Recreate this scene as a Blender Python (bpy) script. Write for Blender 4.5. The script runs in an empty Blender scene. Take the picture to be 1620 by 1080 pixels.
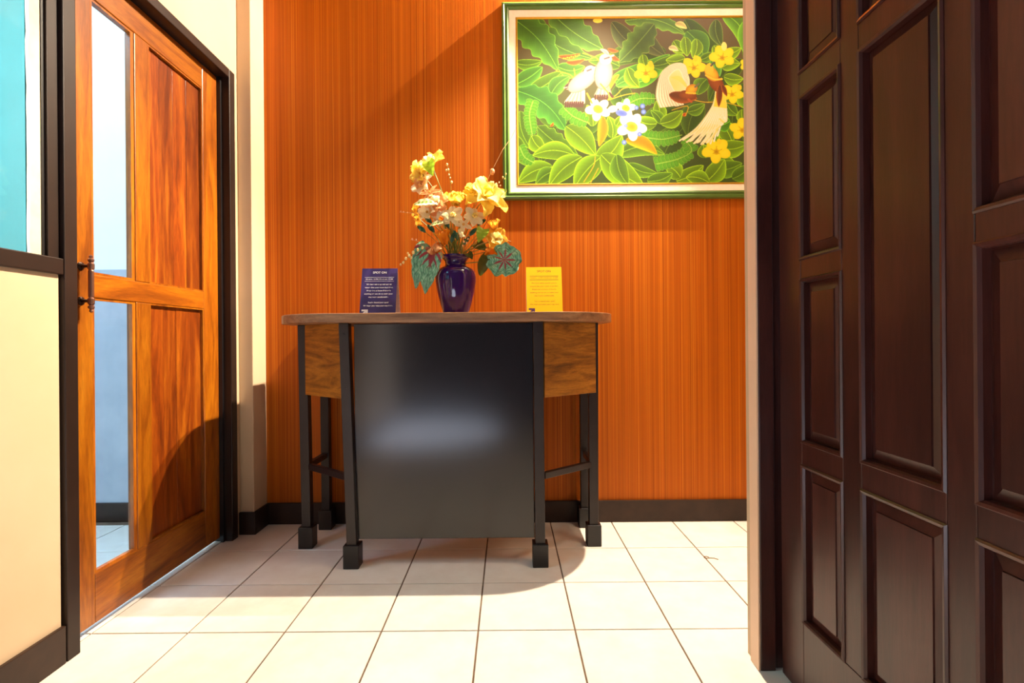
import bpy, bmesh, math, random
import numpy as np
from mathutils import Vector, Matrix

random.seed(7)
C = bpy.context.scene.collection
SC = bpy.context.scene
PI = math.pi

# ------------------------------------------------------------------ camera, world, lights, exposure
cd = bpy.data.cameras.new('camera')
cam = bpy.data.objects.new('camera', cd); C.objects.link(cam)
cd.sensor_width = 36.0
cd.lens = 17.467
cd.shift_x = 6 / 1620
cd.shift_y = -3 / 1620
cd.clip_start = 0.02
cam.matrix_world = Matrix.Translation((0, 0, 0.90)) @ Matrix.Rotation(PI / 2, 4, 'X') @ Matrix.Rotation(-0.008, 4, 'Z')
SC.camera = cam

SC.view_settings.view_transform = 'Standard'
SC.view_settings.look = 'None'
SC.view_settings.gamma = 1.0
SC.view_settings.use_curve_mapping = False
SC.view_settings.exposure = 0.5

W = bpy.data.worlds.new('sky'); SC.world = W
W.use_nodes = True
W.node_tree.nodes['Background'].inputs[0].default_value = (0.72, 0.85, 1.0, 1)
W.node_tree.nodes['Background'].inputs[1].default_value = 0.10


def lamp(name, kind, loc, energy, color, target=None, **kw):
    d = bpy.data.lights.new(name, kind); d.energy = energy; d.color = color
    for k, v in kw.items(): setattr(d, k, v)
    o = bpy.data.objects.new(name, d); C.objects.link(o); o.location = loc
    if target is not None:
        o.rotation_euler = (Vector(target) - Vector(loc)).to_track_quat('-Z', 'Y').to_euler()
    return o


WARM = (1.0, 0.84, 0.62)
# hard ceiling spot in front of the painting
lamp('ceiling_spot', 'SPOT', (0.70, 2.15, 3.10), 460, WARM, (-0.36, 1.17, 0.0), spot_size=math.radians(82), spot_blend=0.45, shadow_soft_size=0.015)
# grazing wall washer close above the painting
lamp('wall_washer', 'SPOT', (0.66, 2.398, 3.09), 470, WARM, (-0.8, 2.45, 1.9), spot_size=math.radians(66), spot_blend=0.6, shadow_soft_size=0.012)
# soft ceiling panel of the alcove
lamp('ceiling_panel', 'AREA', (1.10, 1.55, 3.12), 13, (1.0, 0.85, 0.64), (1.05, 1.85, 0.0), shape='RECTANGLE', size=0.5, size_y=0.3)
# weak fill lamp added over the entrance where the camera stands
lamp('entrance_fill', 'AREA', (-0.1, 0.1, 2.95), 0.8, (1.0, 0.90, 0.76), (-0.1, 0.1, 0), shape='RECTANGLE', size=0.9, size_y=0.9)
# cool spot added to stand in for daylight on the floor behind the camera
lamp('daylight_standin_spot', 'SPOT', (-0.85, -0.95, 3.0), 3400, (0.62, 0.74, 1.0), (-0.85, -0.95, 0), spot_size=math.radians(31), spot_blend=0.25, shadow_soft_size=0.05)
# two area lamps added in place of unseen daylight behind the wooden door
lamp('side_room_fill', 'AREA', (-2.35, -1.45, 1.3), 24, (0.54, 0.79, 1.0), (-2.2, 2.0, 0.6), shape='RECTANGLE', size=1.3, size_y=1.8)
lamp('side_room_top_fill', 'AREA', (-2.1, 0.9, 3.0), 56, (0.54, 0.79, 1.0), (-2.0, 1.5, 0), shape='RECTANGLE', size=1.0, size_y=1.2)


# ------------------------------------------------------------------ materials
def srgb(r, g, b):
    f = lambda c: (c / 255 / 12.92) if c / 255 <= 0.04045 else ((c / 255 + 0.055) / 1.055) ** 2.4
    return (f(r), f(g), f(b), 1.0)


class NT:
    def __init__(s, name):
        s.m = bpy.data.materials.new(name); s.m.use_nodes = True
        s.t = s.m.node_tree; s.b = s.t.nodes['Principled BSDF']

    def n(s, typ, **kw):
        o = s.t.nodes.new(typ)
        for k, v in kw.items():
            if k.startswith('i_'):
                key = k[2:]
                o.inputs[int(key) if key.isdigit() else key.replace('_', ' ')].default_value = v
            else: setattr(o, k, v)
        return o

    def l(s, a, b): s.t.links.new(a, b)

    def ramp(s, fac, stops):
        r = s.n('ShaderNodeValToRGB'); e = r.color_ramp.elements
        while len(e) < len(stops): e.new(0.5)
        for q, (p, c) in zip(e, stops): q.position = p; q.color = c
        s.l(fac, r.inputs[0]); return r.outputs[0]

    def coords(s, scale, kind='Object', offset_random=False):
        tc = s.n('ShaderNodeTexCoord'); mp = s.n('ShaderNodeMapping')
        mp.inputs['Scale'].default_value = scale
        s.l(tc.outputs[kind], mp.inputs['Vector'])
        if offset_random:
            oi = s.n('ShaderNodeObjectInfo'); mu = s.n('ShaderNodeMath', operation='MULTIPLY', i_1=37.0)
            s.l(oi.outputs['Random'], mu.inputs[0]); cb = s.n('ShaderNodeCombineXYZ')
            for q in range(3): s.l(mu.outputs[0], cb.inputs[q])
            s.l(cb.outputs[0], mp.inputs['Location'])
        return mp.outputs[0]

    def noise(s, vec, scale=5, detail=4, rough=0.6, dist=0.0):
        o = s.n('ShaderNodeTexNoise'); o.inputs['Scale'].default_value = scale
        o.inputs['Detail'].default_value = detail; o.inputs['Roughness'].default_value = rough
        o.inputs['Distortion'].default_value = dist
        s.l(vec, o.inputs['Vector']); return o.outputs[0]

    def bump(s, h, strength=0.2, dist=0.002):
        b = s.n('ShaderNodeBump'); b.inputs['Strength'].default_value = strength; b.inputs['Distance'].default_value = dist
        s.l(h, b.inputs['Height']); s.l(b.outputs[0], s.b.inputs['Normal'])

    def mix(s, fac, a, b, blend='MIX'):
        o = s.n('ShaderNodeMix', data_type='RGBA', blend_type=blend)
        for sock, v in ((o.inputs[0], fac), (o.inputs[6], a), (o.inputs[7], b)):
            if isinstance(v, (int, float, tuple)): sock.default_value = v
            else: s.l(v, sock)
        return o.outputs[2]


def mottled(name, c1, c2, rough=0.5, scale=6, spec=0.5, bump=0.0, bscale=60, coat=0.0, sub=0.0, trans=0.0):
    k = NT(name)
    v = k.coords((1, 1, 1))
    k.l(k.ramp(k.noise(v, scale, 3), [(0.3, c1), (0.7, c2)]), k.b.inputs['Base Color'])
    k.b.inputs['Roughness'].default_value = rough
    k.b.inputs['Specular IOR Level'].default_value = spec
    k.b.inputs['Coat Weight'].default_value = coat
    if bump: k.bump(k.noise(v, bscale, 2), bump)
    if trans:
        tl = k.n('ShaderNodeBsdfTranslucent'); k.l(k.b.inputs['Base Color'].links[0].from_socket, tl.inputs[0])
        mx = k.n('ShaderNodeMixShader', i_0=trans); k.l(k.b.outputs[0], mx.inputs[1]); k.l(tl.outputs[0], mx.inputs[2]); k.l(mx.outputs[0], k.t.nodes['Material Output'].inputs[0])
    if sub:
        k.b.inputs['Subsurface Weight'].default_value = sub; k.b.inputs['Subsurface Radius'].default_value = (0.01, 0.01, 0.004)
    return k.m


def wood(name, cols, scale, rough=0.35, dist=1.2, freq=3.0, coat=0.25, fine=True, rnd=True):
    """grain runs along the axis with the small scale value"""
    k = NT(name)
    v = k.coords(scale, 'Object', rnd)
    big = k.noise(v, freq, 5, 0.62, dist)
    col = k.ramp(big, [(0.28, cols[0]), (0.45, cols[1]), (0.58, cols[2]), (0.75, cols[3])])
    if fine:
        v2 = k.coords(tuple(q * 6 for q in scale), 'Object', rnd)
        fn = k.noise(v2, freq * 2, 3, 0.7)
        col = k.mix(0.45, col, k.ramp(fn, [(0.35, (0.45, 0.40, 0.36, 1)), (0.6, (1, 1, 1, 1))]), 'MULTIPLY')
        k.bump(fn, 0.08)
    oi = k.n('ShaderNodeObjectInfo')
    br = k.n('ShaderNodeMapRange', i_3=0.78, i_4=1.18); k.l(oi.outputs['Random'], br.inputs[0])
    hs = k.n('ShaderNodeHueSaturation'); k.l(br.outputs[0], hs.inputs['Value']); k.l(col, hs.inputs['Color'])
    k.l(hs.outputs[0], k.b.inputs['Base Color'])
    k.b.inputs['Roughness'].default_value = rough
    k.b.inputs['Coat Weight'].default_value = coat; k.b.inputs['Coat Roughness'].default_value = 0.2
    return k.m


def plain(name, c, rough=0.5, metal=0.0, spec=0.5):
    k = NT(name)
    v = k.coords((1, 1, 1))
    a = tuple(q * 0.92 for q in c[:3]) + (1,)
    k.l(k.ramp(k.noise(v, 40, 2), [(0.35, a), (0.65, c)]), k.b.inputs['Base Color'])
    k.b.inputs['Roughness'].default_value = rough; k.b.inputs['Metallic'].default_value = metal
    k.b.inputs['Specular IOR Level'].default_value = spec
    return k.m


def wallpaper():
    k = NT('striped_wallpaper')
    v = k.coords((170, 1, 0.35)); n1 = k.noise(v, 1.0, 2, 0.7)
    v2 = k.coords((42, 1, 0.06)); n2 = k.noise(v2, 1.0, 2, 0.6)
    v3 = k.coords((520, 1, 0.9)); n3 = k.noise(v3, 1.0, 1, 0.6)
    a = k.ramp(n1, [(0.28, srgb(140, 60, 0)), (0.43, srgb(176, 86, 2)), (0.56, srgb(185, 95, 4)), (0.74, srgb(204, 124, 26))])
    b = k.ramp(n2, [(0.32, (0.66, 0.62, 0.6, 1)), (0.62, (1.05, 1.05, 1.05, 1))])
    c = k.ramp(n3, [(0.30, (0.62, 0.58, 0.55, 1)), (0.55, (1, 1, 1, 1))])
    k.l(k.mix(0.55, k.mix(0.6, a, b, 'MULTIPLY'), c, 'MULTIPLY'), k.b.inputs['Base Color'])
    k.b.inputs['Roughness'].default_value = 0.5; k.b.inputs['Specular IOR Level'].default_value = 0.2
    k.bump(n1, 0.25, 0.002)
    return k.m


def tile_mat():
    k = NT('cream_ceramic_tile')
    v = k.coords((1, 1, 1), 'Object', True)
    col = k.ramp(k.noise(v, 9, 4), [(0.3, srgb(232, 222, 212)), (0.7, srgb(242, 236, 228))])
    k.l(col, k.b.inputs['Base Color'])
    k.b.inputs['Roughness'].default_value = 0.22
    k.bump(k.noise(v, 14, 2), 0.03)
    return k.m


def glass(name, tint, refl=0.08):
    k = NT(name); k.t.nodes.remove(k.b)
    out = k.t.nodes['Material Output']
    tr = k.n('ShaderNodeBsdfTransparent', i_0=tint); gl = k.n('ShaderNodeBsdfGlossy'); gl.inputs['Roughness'].default_value = 0.02
    fr = k.n('ShaderNodeFresnel'); fr.inputs[0].default_value = 1.45
    ge = k.n('ShaderNodeNewGeometry'); ff = k.n('ShaderNodeMath', operation='SUBTRACT', i_0=1.0); k.l(ge.outputs['Backfacing'], ff.inputs[1])
    fm = k.n('ShaderNodeMath', operation='MULTIPLY'); k.l(fr.outputs[0], fm.inputs[0]); k.l(ff.outputs[0], fm.inputs[1])
    mx = k.n('ShaderNodeMixShader'); k.l(fm.outputs[0], mx.inputs[0]); k.l(tr.outputs[0], mx.inputs[1]); k.l(gl.outputs[0], mx.inputs[2])
    k.l(mx.outputs[0], out.inputs[0])
    return k.m


M = {}
M['paper'] = wallpaper()
M['tile'] = tile_mat()
M['grout'] = mottled('brown_grout', srgb(88, 66, 52), srgb(120, 96, 76), 0.9, 30)
M['cream'] = mottled('cream_wall_paint', srgb(198, 172, 140), srgb(206, 180, 150), 0.6, 3, 0.3, 0.03, 90)
M['white'] = mottled('white_wall_paint', srgb(232, 226, 220), srgb(240, 235, 230), 0.6, 3, 0.3)
M['ceil'] = mottled('white_ceiling_paint', srgb(236, 232, 224), srgb(240, 236, 228), 0.8, 3, 0.2)
M['base'] = mottled('dark_brown_baseboard', srgb(40, 26, 20), srgb(54, 36, 27), 0.40, 14, 0.3, 0.05, 30)
M['frame'] = mottled('dark_brown_paint', srgb(32, 20, 15), srgb(42, 27, 21), 0.42, 8, 0.3, 0.04, 40)
M['frame_black'] = mottled('black_rubber_bead', srgb(16, 13, 15), srgb(24, 19, 22), 0.4, 20)
TEAK = [srgb(104, 48, 4), srgb(144, 76, 6), srgb(164, 94, 10), srgb(182, 116, 24)]
TEAKD = [srgb(84, 34, 6), srgb(122, 52, 6), srgb(144, 70, 10), srgb(174, 102, 20)]
M['teak_v'] = wood('teak_vertical_grain', TEAK, (5, 5, 0.55))
M['teak_h'] = wood('teak_horizontal_grain', TEAK, (5, 0.55, 5))
M['teak_board'] = wood('teak_panel_board', TEAKD, (4, 4, 0.5), dist=2.2, freq=2.4)
M['dark_wood'] = wood('dark_mahogany_varnish', [srgb(50, 22, 19), srgb(59, 27, 23), srgb(68, 33, 28), srgb(76, 39, 33)], (4, 4, 0.4), 0.33, 1.0, 3.0, 0.0)
M['walnut_top'] = wood('walnut_laminate', [srgb(92, 60, 40), srgb(124, 86, 58), srgb(144, 104, 72), srgb(166, 124, 90)], (0.8, 7, 9), 0.4, 0.6, 3.0, 0.1, True, False)
M['walnut_side'] = wood('walnut_veneer', [srgb(84, 48, 14), srgb(134, 84, 22), srgb(158, 102, 30), srgb(178, 120, 42)], (1.6, 1.6, 9), 0.4, 1.8, 2.2, 0.1)
M['black_metal'] = mottled('black_painted_steel', srgb(33, 25, 26), srgb(40, 31, 31), 0.36, 20, 0.4)
M['black_gloss'] = mottled('glossy_black_board', srgb(20, 11, 14), srgb(25, 15, 18), 0.17, 4, 0.6, 0.015, 25)
M['glass'] = glass('clear_glass', (0.90, 0.96, 1.0, 1))
M['tint'] = glass('teal_tinted_glass', (0.44, 0.75, 0.74, 1))
M['dado'] = mottled('grey_blue_dado', srgb(160, 166, 178), srgb(182, 186, 196), 0.55, 5, 0.4)
M['putty'] = mottled('flaking_cream_putty', srgb(222, 204, 164), srgb(236, 222, 188), 0.7, 12)
M['tan'] = mottled('tan_wall_paint', srgb(226, 190, 160), srgb(232, 200, 172), 0.5, 6)
M['chip'] = plain('bare_white_plaster', srgb(246, 240, 228), 0.8)
M['bronze'] = plain('antique_bronze', srgb(140, 100, 84), 0.35, 0.8)
M['bronze_dark'] = plain('dark_bronze', srgb(60, 44, 36), 0.4, 0.8)
M['green_frame'] = mottled('green_lacquer', srgb(74, 106, 40), srgb(88, 122, 52), 0.3, 10, 0.6, 0, 60, 0.3)
M['liner'] = mottled('cream_linen_liner', srgb(234, 218, 196), srgb(240, 226, 206), 0.7, 60)
M['gold'] = plain('gilt_edge', srgb(220, 170, 50), 0.35, 0.6)
M['vase'] = mottled('purple_black_glaze', srgb(40, 10, 70), srgb(56, 16, 96), 0.05, 5, 0.5, 0, 60, 0.0)
M['purple_card'] = mottled('purple_print', srgb(62, 44, 98), srgb(66, 48, 106), 0.4, 4)
M['yellow_card'] = mottled('yellow_print', srgb(246, 184, 10), srgb(250, 192, 14), 0.3, 4)
M['card_white'] = plain('white_card', srgb(240, 226, 226), 0.6)
M['ink_white'] = plain('white_ink', srgb(245, 240, 240), 0.6)
M['ink_dark'] = plain('brown_ink', srgb(96, 56, 20), 0.6)
M['ink_purple'] = plain('purple_ink', srgb(70, 30, 80), 0.6)
M['wire'] = plain('brown_wire', srgb(120, 84, 44), 0.5)

# petals and leaves
M['p_yellow'] = mottled('yellow_petal', srgb(232, 196, 60), srgb(242, 222, 110), 0.5, 30, 0.3, trans=0.5)
M['p_pale'] = mottled('pale_yellow_petal', srgb(238, 220, 130), srgb(246, 236, 176), 0.5, 30, 0.3, trans=0.5)
M['p_cream'] = mottled('cream_petal', srgb(240, 228, 180), srgb(248, 242, 214), 0.5, 30, 0.3, trans=0.5)
M['p_peach'] = mottled('peach_petal', srgb(236, 168, 110), srgb(244, 206, 150), 0.5, 25, 0.3, trans=0.5)
M['p_orange'] = mottled('orange_petal', srgb(232, 130, 20), srgb(240, 164, 40), 0.5, 25, 0.3, trans=0.5)
M['p_gold'] = mottled('golden_petal', srgb(236, 172, 40), srgb(244, 206, 90), 0.5, 25, 0.3, trans=0.5)
M['stem'] = mottled('green_stem', srgb(92, 104, 24), srgb(134, 132, 40), 0.6, 40)
M['twig'] = mottled('tan_twig', srgb(172, 128, 72), srgb(204, 160, 104), 0.7, 40)
M['bud'] = mottled('pink_bud', srgb(214, 130, 84), srgb(236, 178, 120), 0.6, 60)
M['bud_pale'] = mottled('pale_bud', srgb(222, 190, 110), srgb(238, 214, 150), 0.6, 60)
M['anther'] = plain('yellow_anther', srgb(214, 150, 20), 0.7)
M['leaf_lime'] = mottled('lime_leaf', srgb(128, 168, 30), srgb(168, 200, 60), 0.45, 20, trans=0.5)
M['leaf_olive'] = mottled('olive_leaf', srgb(64, 74, 14), srgb(94, 96, 24), 0.5, 20, trans=0.5)
M['leaf_dark'] = mottled('dark_green_leaf', srgb(28, 62, 30), srgb(52, 92, 48), 0.5, 20)


def variegated():
    k = NT('variegated_leaf')
    v = k.coords((1, 1, 1), 'UV')
    sx = k.n('ShaderNodeSeparateXYZ'); k.l(v, sx.inputs[0])
    ab = k.n('ShaderNodeMath', operation='ABSOLUTE'); k.l(sx.outputs[1], ab.inputs[0])
    w = k.n('ShaderNodeTexWave'); w.inputs['Scale'].default_value = 1.6; w.inputs['Distortion'].default_value = 3; k.l(v, w.inputs[0])
    ad = k.n('ShaderNodeMath', operation='MULTIPLY_ADD', i_1=0.35); k.l(w.outputs[1], ad.inputs[0]); k.l(ab.outputs[0], ad.inputs[2])
    k.l(k.ramp(ad.outputs[0], [(0.25, srgb(110, 150, 40)), (0.5, srgb(220, 220, 150)), (0.9, srgb(236, 230, 170))]), k.b.inputs['Base Color'])
    k.b.inputs['Roughness'].default_value = 0.5
    return k.m


def begonia(name, polar):
    """UV.x runs from the leaf's base outwards, UV.y across it (or round it)"""
    k = NT(name)
    v = k.coords((1, 1, 1), 'UV'); sx = k.n('ShaderNodeSeparateXYZ'); k.l(v, sx.inputs[0])
    if polar:
        w = k.n('ShaderNodeMath', operation='MULTIPLY', i_1=2 * PI * 9); k.l(sx.outputs[1], w.inputs[0])
        cs = k.n('ShaderNodeMath', operation='COSINE'); k.l(w.outputs[0], cs.inputs[0])
        vein = cs.outputs[0]
    else:
        ab = k.n('ShaderNodeMath', operation='ABSOLUTE'); k.l(sx.outputs[1], ab.inputs[0])
        w = k.n('ShaderNodeMath', operation='MULTIPLY', i_1=26.0)
        sub = k.n('ShaderNodeMath', operation='MULTIPLY_ADD', i_1=-0.45); k.l(ab.outputs[0], sub.inputs[0]); k.l(sx.outputs[0], sub.inputs[2])
        k.l(sub.outputs[0], w.inputs[0]); cs = k.n('ShaderNodeMath', operation='COSINE'); k.l(w.outputs[0], cs.inputs[0])
        mm = k.n('ShaderNodeMath', operation='MULTIPLY_ADD', i_1=-3.0, i_2=1.0); k.l(ab.outputs[0], mm.inputs[0])
        mx = k.n('ShaderNodeMath', operation='MAXIMUM'); k.l(cs.outputs[0], mx.inputs[0]); k.l(mm.outputs[0], mx.inputs[1])
        vein = mx.outputs[0]
    nz = k.noise(v, 9 if not polar else 14, 3)
    green = k.ramp(nz, [(0.35, srgb(50, 110, 80)), (0.5, srgb(104, 166, 128)), (0.66, srgb(160, 204, 172))])
    dark = k.ramp(vein, [(0.72, (0, 0, 0, 1)), (1.0, (0.5, 0.5, 0.5, 1))])
    col = k.mix(dark, green, srgb(30, 62, 50))
    rad = k.n('ShaderNodeMath', operation='MULTIPLY_ADD', i_1=0.28); k.l(vein, rad.inputs[0])
    inv = k.n('ShaderNodeMath', operation='SUBTRACT', i_0=0.56 if polar else 0.30); k.l(sx.outputs[0], inv.inputs[1]); k.l(inv.outputs[0], rad.inputs[2])
    red = k.ramp(rad.outputs[0], [(0.18, (0, 0, 0, 1)), (0.30, (1, 1, 1, 1))])
    k.l(k.mix(red, col, srgb(138, 40, 48)), k.b.inputs['Base Color'])
    k.b.inputs['Roughness'].default_value = 0.45
    return k.m


M['variegated'] = variegated()
M['begonia'] = begonia('begonia_leaf', False)
M['begonia_round'] = begonia('round_begonia_leaf', True)


# ------------------------------------------------------------------ mesh helpers
def box(bm, x0, x1, y0, y1, z0, z1):
    vs = [bm.verts.new((x, y, z)) for z in (z0, z1) for x, y in ((x0, y0), (x1, y0), (x1, y1), (x0, y1))]
    for f in ((3, 2, 1, 0), (4, 5, 6, 7), (0, 1, 5, 4), (1, 2, 6, 5), (2, 3, 7, 6), (3, 0, 4, 7)):
        bm.faces.new([vs[i] for i in f])


def boxes(*bs):
    bm = bmesh.new()
    for b in bs: box(bm, *b)
    return bm


def tube(bm, pts, rad, seg=6):
    pts = [Vector(p) for p in pts]; n = len(pts); rings = []
    for i, p in enumerate(pts):
        d = (pts[min(i + 1, n - 1)] - pts[max(i - 1, 0)]).normalized()
        a = d.cross(Vector((0.31, 0.87, 0.12))).normalized(); b = d.cross(a)
        r = rad[i] if isinstance(rad, (list, tuple)) else rad
        rings.append([bm.verts.new(p + (a * math.cos(q * 2 * PI / seg) + b * math.sin(q * 2 * PI / seg)) * r) for q in range(seg)])
    for r0, r1 in zip(rings, rings[1:]):
        for q in range(seg): bm.faces.new((r0[q], r0[(q + 1) % seg], r1[(q + 1) % seg], r1[q]))
    bm.faces.new(rings[0][::-1]); bm.faces.new(rings[-1])


def lathe(bm, prof, cx=0, cy=0, seg=32, axis='Z'):
    rings = []
    for r, z in prof:
        rings.append([bm.verts.new((cx + r * math.cos(q * 2 * PI / seg), cy + r * math.sin(q * 2 * PI / seg), z)) for q in range(seg)])
    for r0, r1 in zip(rings, rings[1:]):
        for q in range(seg): bm.faces.new((r0[q], r0[(q + 1) % seg], r1[(q + 1) % seg], r1[q]))
    bm.faces.new(rings[0][::-1]); bm.faces.new(rings[-1])


def blob(bm, c, r, sx=1, sy=1, sz=1, sub=1):
    bmesh.ops.create_icosphere(bm, subdivisions=sub, radius=r, matrix=Matrix.Translation(c) @ Matrix.Diagonal((sx, sy, sz, 1)))


def wloc(o):
    v = Vector((0, 0, 0))
    while o is not None: v = v + o.location; o = o.parent
    return v


def obj(name, bm, mat, parent=None, bevel=0.0, smooth=False, local=False, at=None):
    """link bm as one mesh object. Coordinates are world metres unless local; the origin goes to the piece's own middle."""
    me = bpy.data.meshes.new(name)
    if not local:
        if at is None:
            xs = [v.co for v in bm.verts]
            lo = Vector([min(p[i] for p in xs) for i in range(3)]); hi = Vector([max(p[i] for p in xs) for i in range(3)])
            at = Vector(((lo.x + hi.x) / 2, (lo.y + hi.y) / 2, lo.z))
        at = Vector(at)
        for v in bm.verts: v.co -= at
    bmesh.ops.recalc_face_normals(bm, faces=bm.faces[:]) if not local else None
    if smooth:
        for f in bm.faces: f.smooth = True
    bm.to_mesh(me); bm.free()
    for m in (mat if isinstance(mat, (list, tuple)) else [mat]): me.materials.append(m)
    o = bpy.data.objects.new(name, me); C.objects.link(o)
    if parent is not None: o.parent = parent
    if not local: o.location = at - (wloc(parent) if parent is not None else Vector((0, 0, 0)))
    if bevel:
        b = o.modifiers.new('bevel', 'BEVEL'); b.width = bevel; b.segments = 2; b.limit_method = 'ANGLE'
    return o


def struct(name, bm, mat, bevel=0.0):
    o = obj(name, bm, mat, None, bevel); o['kind'] = 'structure'; return o


def tag(o, label, cat, group=None):
    o['label'] = label; o['category'] = cat
    if group: o['group'] = group
    return o


def empty(name, loc):
    o = bpy.data.objects.new(name, None); C.objects.link(o); o.location = loc; o.empty_display_size = 0.05
    return o


def thing(name, label, cat, loc, group=None): return tag(empty(name, loc), label, cat, group)


def sempty(name, loc):
    o = empty(name, loc); o['kind'] = 'structure'; return o


# ------------------------------------------------------------------ the setting
BACK = 2.456          # the papered back wall
LX = -1.262           # face of the left wall
H = 3.16

# floor: grout bed with every tile of the part in view as a child
floor = struct('floor', boxes((-3.4, 2.1, -3.2, 2.75, -0.06, -0.0035)), M['grout'])
GAP = 0.0026
tile_cache = {}


def tile(x0, x1, y0, y1):
    x0 += GAP; x1 -= GAP; y0 += GAP; y1 -= GAP
    if x1 - x0 < 0.004 or y1 - y0 < 0.004: return
    key = (round(x1 - x0, 4), round(y1 - y0, 4))
    if key not in tile_cache:
        bm = bmesh.new(); w, d = key[0] / 2, key[1] / 2
        box(bm, -w, w, -d, d, -0.0075, 0)
        bmesh.ops.bevel(bm, geom=[e for e in bm.edges if all(abs(v.co.z) < 1e-6 for v in e.verts)], offset=0.0012, segments=1, affect='EDGES')
        me = bpy.data.meshes.new('tile'); bm.to_mesh(me); bm.free(); me.materials.append(M['tile']); tile_cache[key] = me
    o = bpy.data.objects.new('tile', tile_cache[key]); C.objects.link(o); o.parent = floor
    o.location = Vector(((x0 + x1) / 2, (y0 + y1) / 2, 0)) - floor.location
    o.rotation_euler = (random.uniform(-.0006, .0006), random.uniform(-.0006, .0006), 0)


def grid(lo, hi, off, step=0.3):
    c = [lo]; k = math.ceil((lo - off) / step + 1e-6)
    while off + k * step < hi - 1e-6: c.append(off + k * step); k += 1
    return c + [hi]


xs = grid(-3.2, 1.9, -0.1); ys = grid(0.64, BACK - 0.002, 0.04)
for a, b in zip(xs, xs[1:]):
    for c, d in zip(ys, ys[1:]): tile(a, b, c, d)
rest = bmesh.new()
ys2 = grid(-3.2, 0.64, 0.04)
for a, b in zip(xs, xs[1:]):
    for c, d in zip(ys2, ys2[1:]): box(rest, a + GAP, b - GAP, c + GAP, d - GAP, -0.0075, 0)
o = obj('tile', rest, M['tile'], floor); o['kind'] = 'stuff'

struct('ceiling', boxes((-3.4, LX - 0.10, -1.7, 2.75, H, H + 0.1), (LX - 0.10, 2.1, 0.3, 2.75, H, H + 0.1)), M['ceil'])
struct('wall_back', boxes((LX - 0.03, 1.92, BACK, BACK + 0.12, 0, H)), M['paper'])
struct('wall_right', boxes((1.9, 2.0, 1.42, BACK, 0, H)), M['cream'])
# partition with the entrance: right pier and lintel
struct('wall_front', boxes((0.678, 1.9, 1.387, 1.42, 0, H), (LX, 0.678, 1.387, 1.42, 2.36, H)), M['cream'])
# left wall round the window and the wooden door
WT = 0.10             # thickness
struct('wall_left', boxes((LX - WT, LX, -1.6, 1.395, 0, 1.092), (LX - WT, LX, -1.6, 0.45, 1.092, H), (LX - WT, LX, 0.45, 1.395, 2.35, H),
                          (LX - WT, LX, 1.395, 2.285, 2.132, H), (LX - WT, LX, 2.285, BACK, 0, H)), M['cream'])
# side room seen through the glass
struct('wall_side_room_back', boxes((-3.3, LX - WT, 2.52, 2.62, 1.27, H)), M['white'])
struct('wall_side_room_dado', boxes((-3.3, LX - WT, 2.515, 2.62, 0.0, 1.27)), M['dado'])
struct('wall_side_room_left', boxes((-3.3, -3.2, -1.6, 2.52, 0, H)), M['white'])
struct('wall_side_room_front', boxes((-3.2, LX - WT, -1.7, -1.6, 0, H)), M['white'])
# pilaster in the corner
struct('trim_1', boxes((LX, -1.197, 2.328, BACK, 0, H)), M['cream'], 0.003)
# baseboards
struct('baseboard_back', boxes((-1.197, 1.9, BACK - 0.014, BACK, 0, 0.104)), M['base'], 0.002)
struct('baseboard_corner', boxes((LX, -1.185, 2.315, 2.328, 0, 0.104), (-1.197, -1.185, 2.328, BACK - 0.014, 0, 0.104)), M['base'], 0.002)
struct('baseboard_left', boxes((LX, LX + 0.012, -1.6, 1.398, 0, 0.106)), M['base'], 0.002)
struct('baseboard_side_room', boxes((-3.2, LX - WT, 2.50, 2.515, 0, 0.092)), M['base'], 0.002)

# window beside the wooden door
win = sempty('window_1', (LX - 0.03, 0.9, 1.09))
obj('sill', boxes((LX - 0.07, LX + 0.012, 0.45, 1.40, 1.092, 1.138)), M['frame'], win, 0.003)
obj('stile', boxes((LX - 0.055, LX - 0.001, 1.366, 1.400, 1.138, 2.30)), M['frame'], win, 0.002)
obj('stile', boxes((LX - 0.055, LX + 0.01, 0.45, 0.50, 1.138, 2.30)), M['frame'], win, 0.003)
obj('head', boxes((LX - 0.055, LX + 0.01, 0.45, 1.400, 2.30, 2.35)), M['frame'], win, 0.003)
obj('glazing_bead', boxes((LX - 0.02, LX - 0.008, 1.357, 1.366, 1.138, 2.30)), M['frame_black'], win, 0.001)
obj('pane', boxes((LX - 0.018, LX - 0.014, 0.50, 1.357, 1.138, 2.30)), M['tint'], win)
lin = obj('jamb_lining', boxes((LX - 0.013, LX - 0.011, 1.320, 1.357, 1.138, 2.30)), M['putty'], win)
bm = bmesh.new(); z = 1.138; prev = None
while z < 2.30:
    a = 1.318 + random.uniform(-.004, .0); b = a + random.uniform(.007, .011)
    cur = [bm.verts.new((LX - 0.0105, a, z)), bm.verts.new((LX - 0.0105, b, z)), bm.verts.new((LX - 0.0095, b, z)), bm.verts.new((LX - 0.0095, a, z))]
    if prev:
        for q in range(4): bm.faces.new((prev[q], prev[(q + 1) % 4], cur[(q + 1) % 4], cur[q]))
    else: bm.faces.new(cur)
    prev = cur; z += random.uniform(0.02, 0.06)
bm.faces.new(prev)
obj('paint_edge', bm, M['chip'], win)

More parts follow.
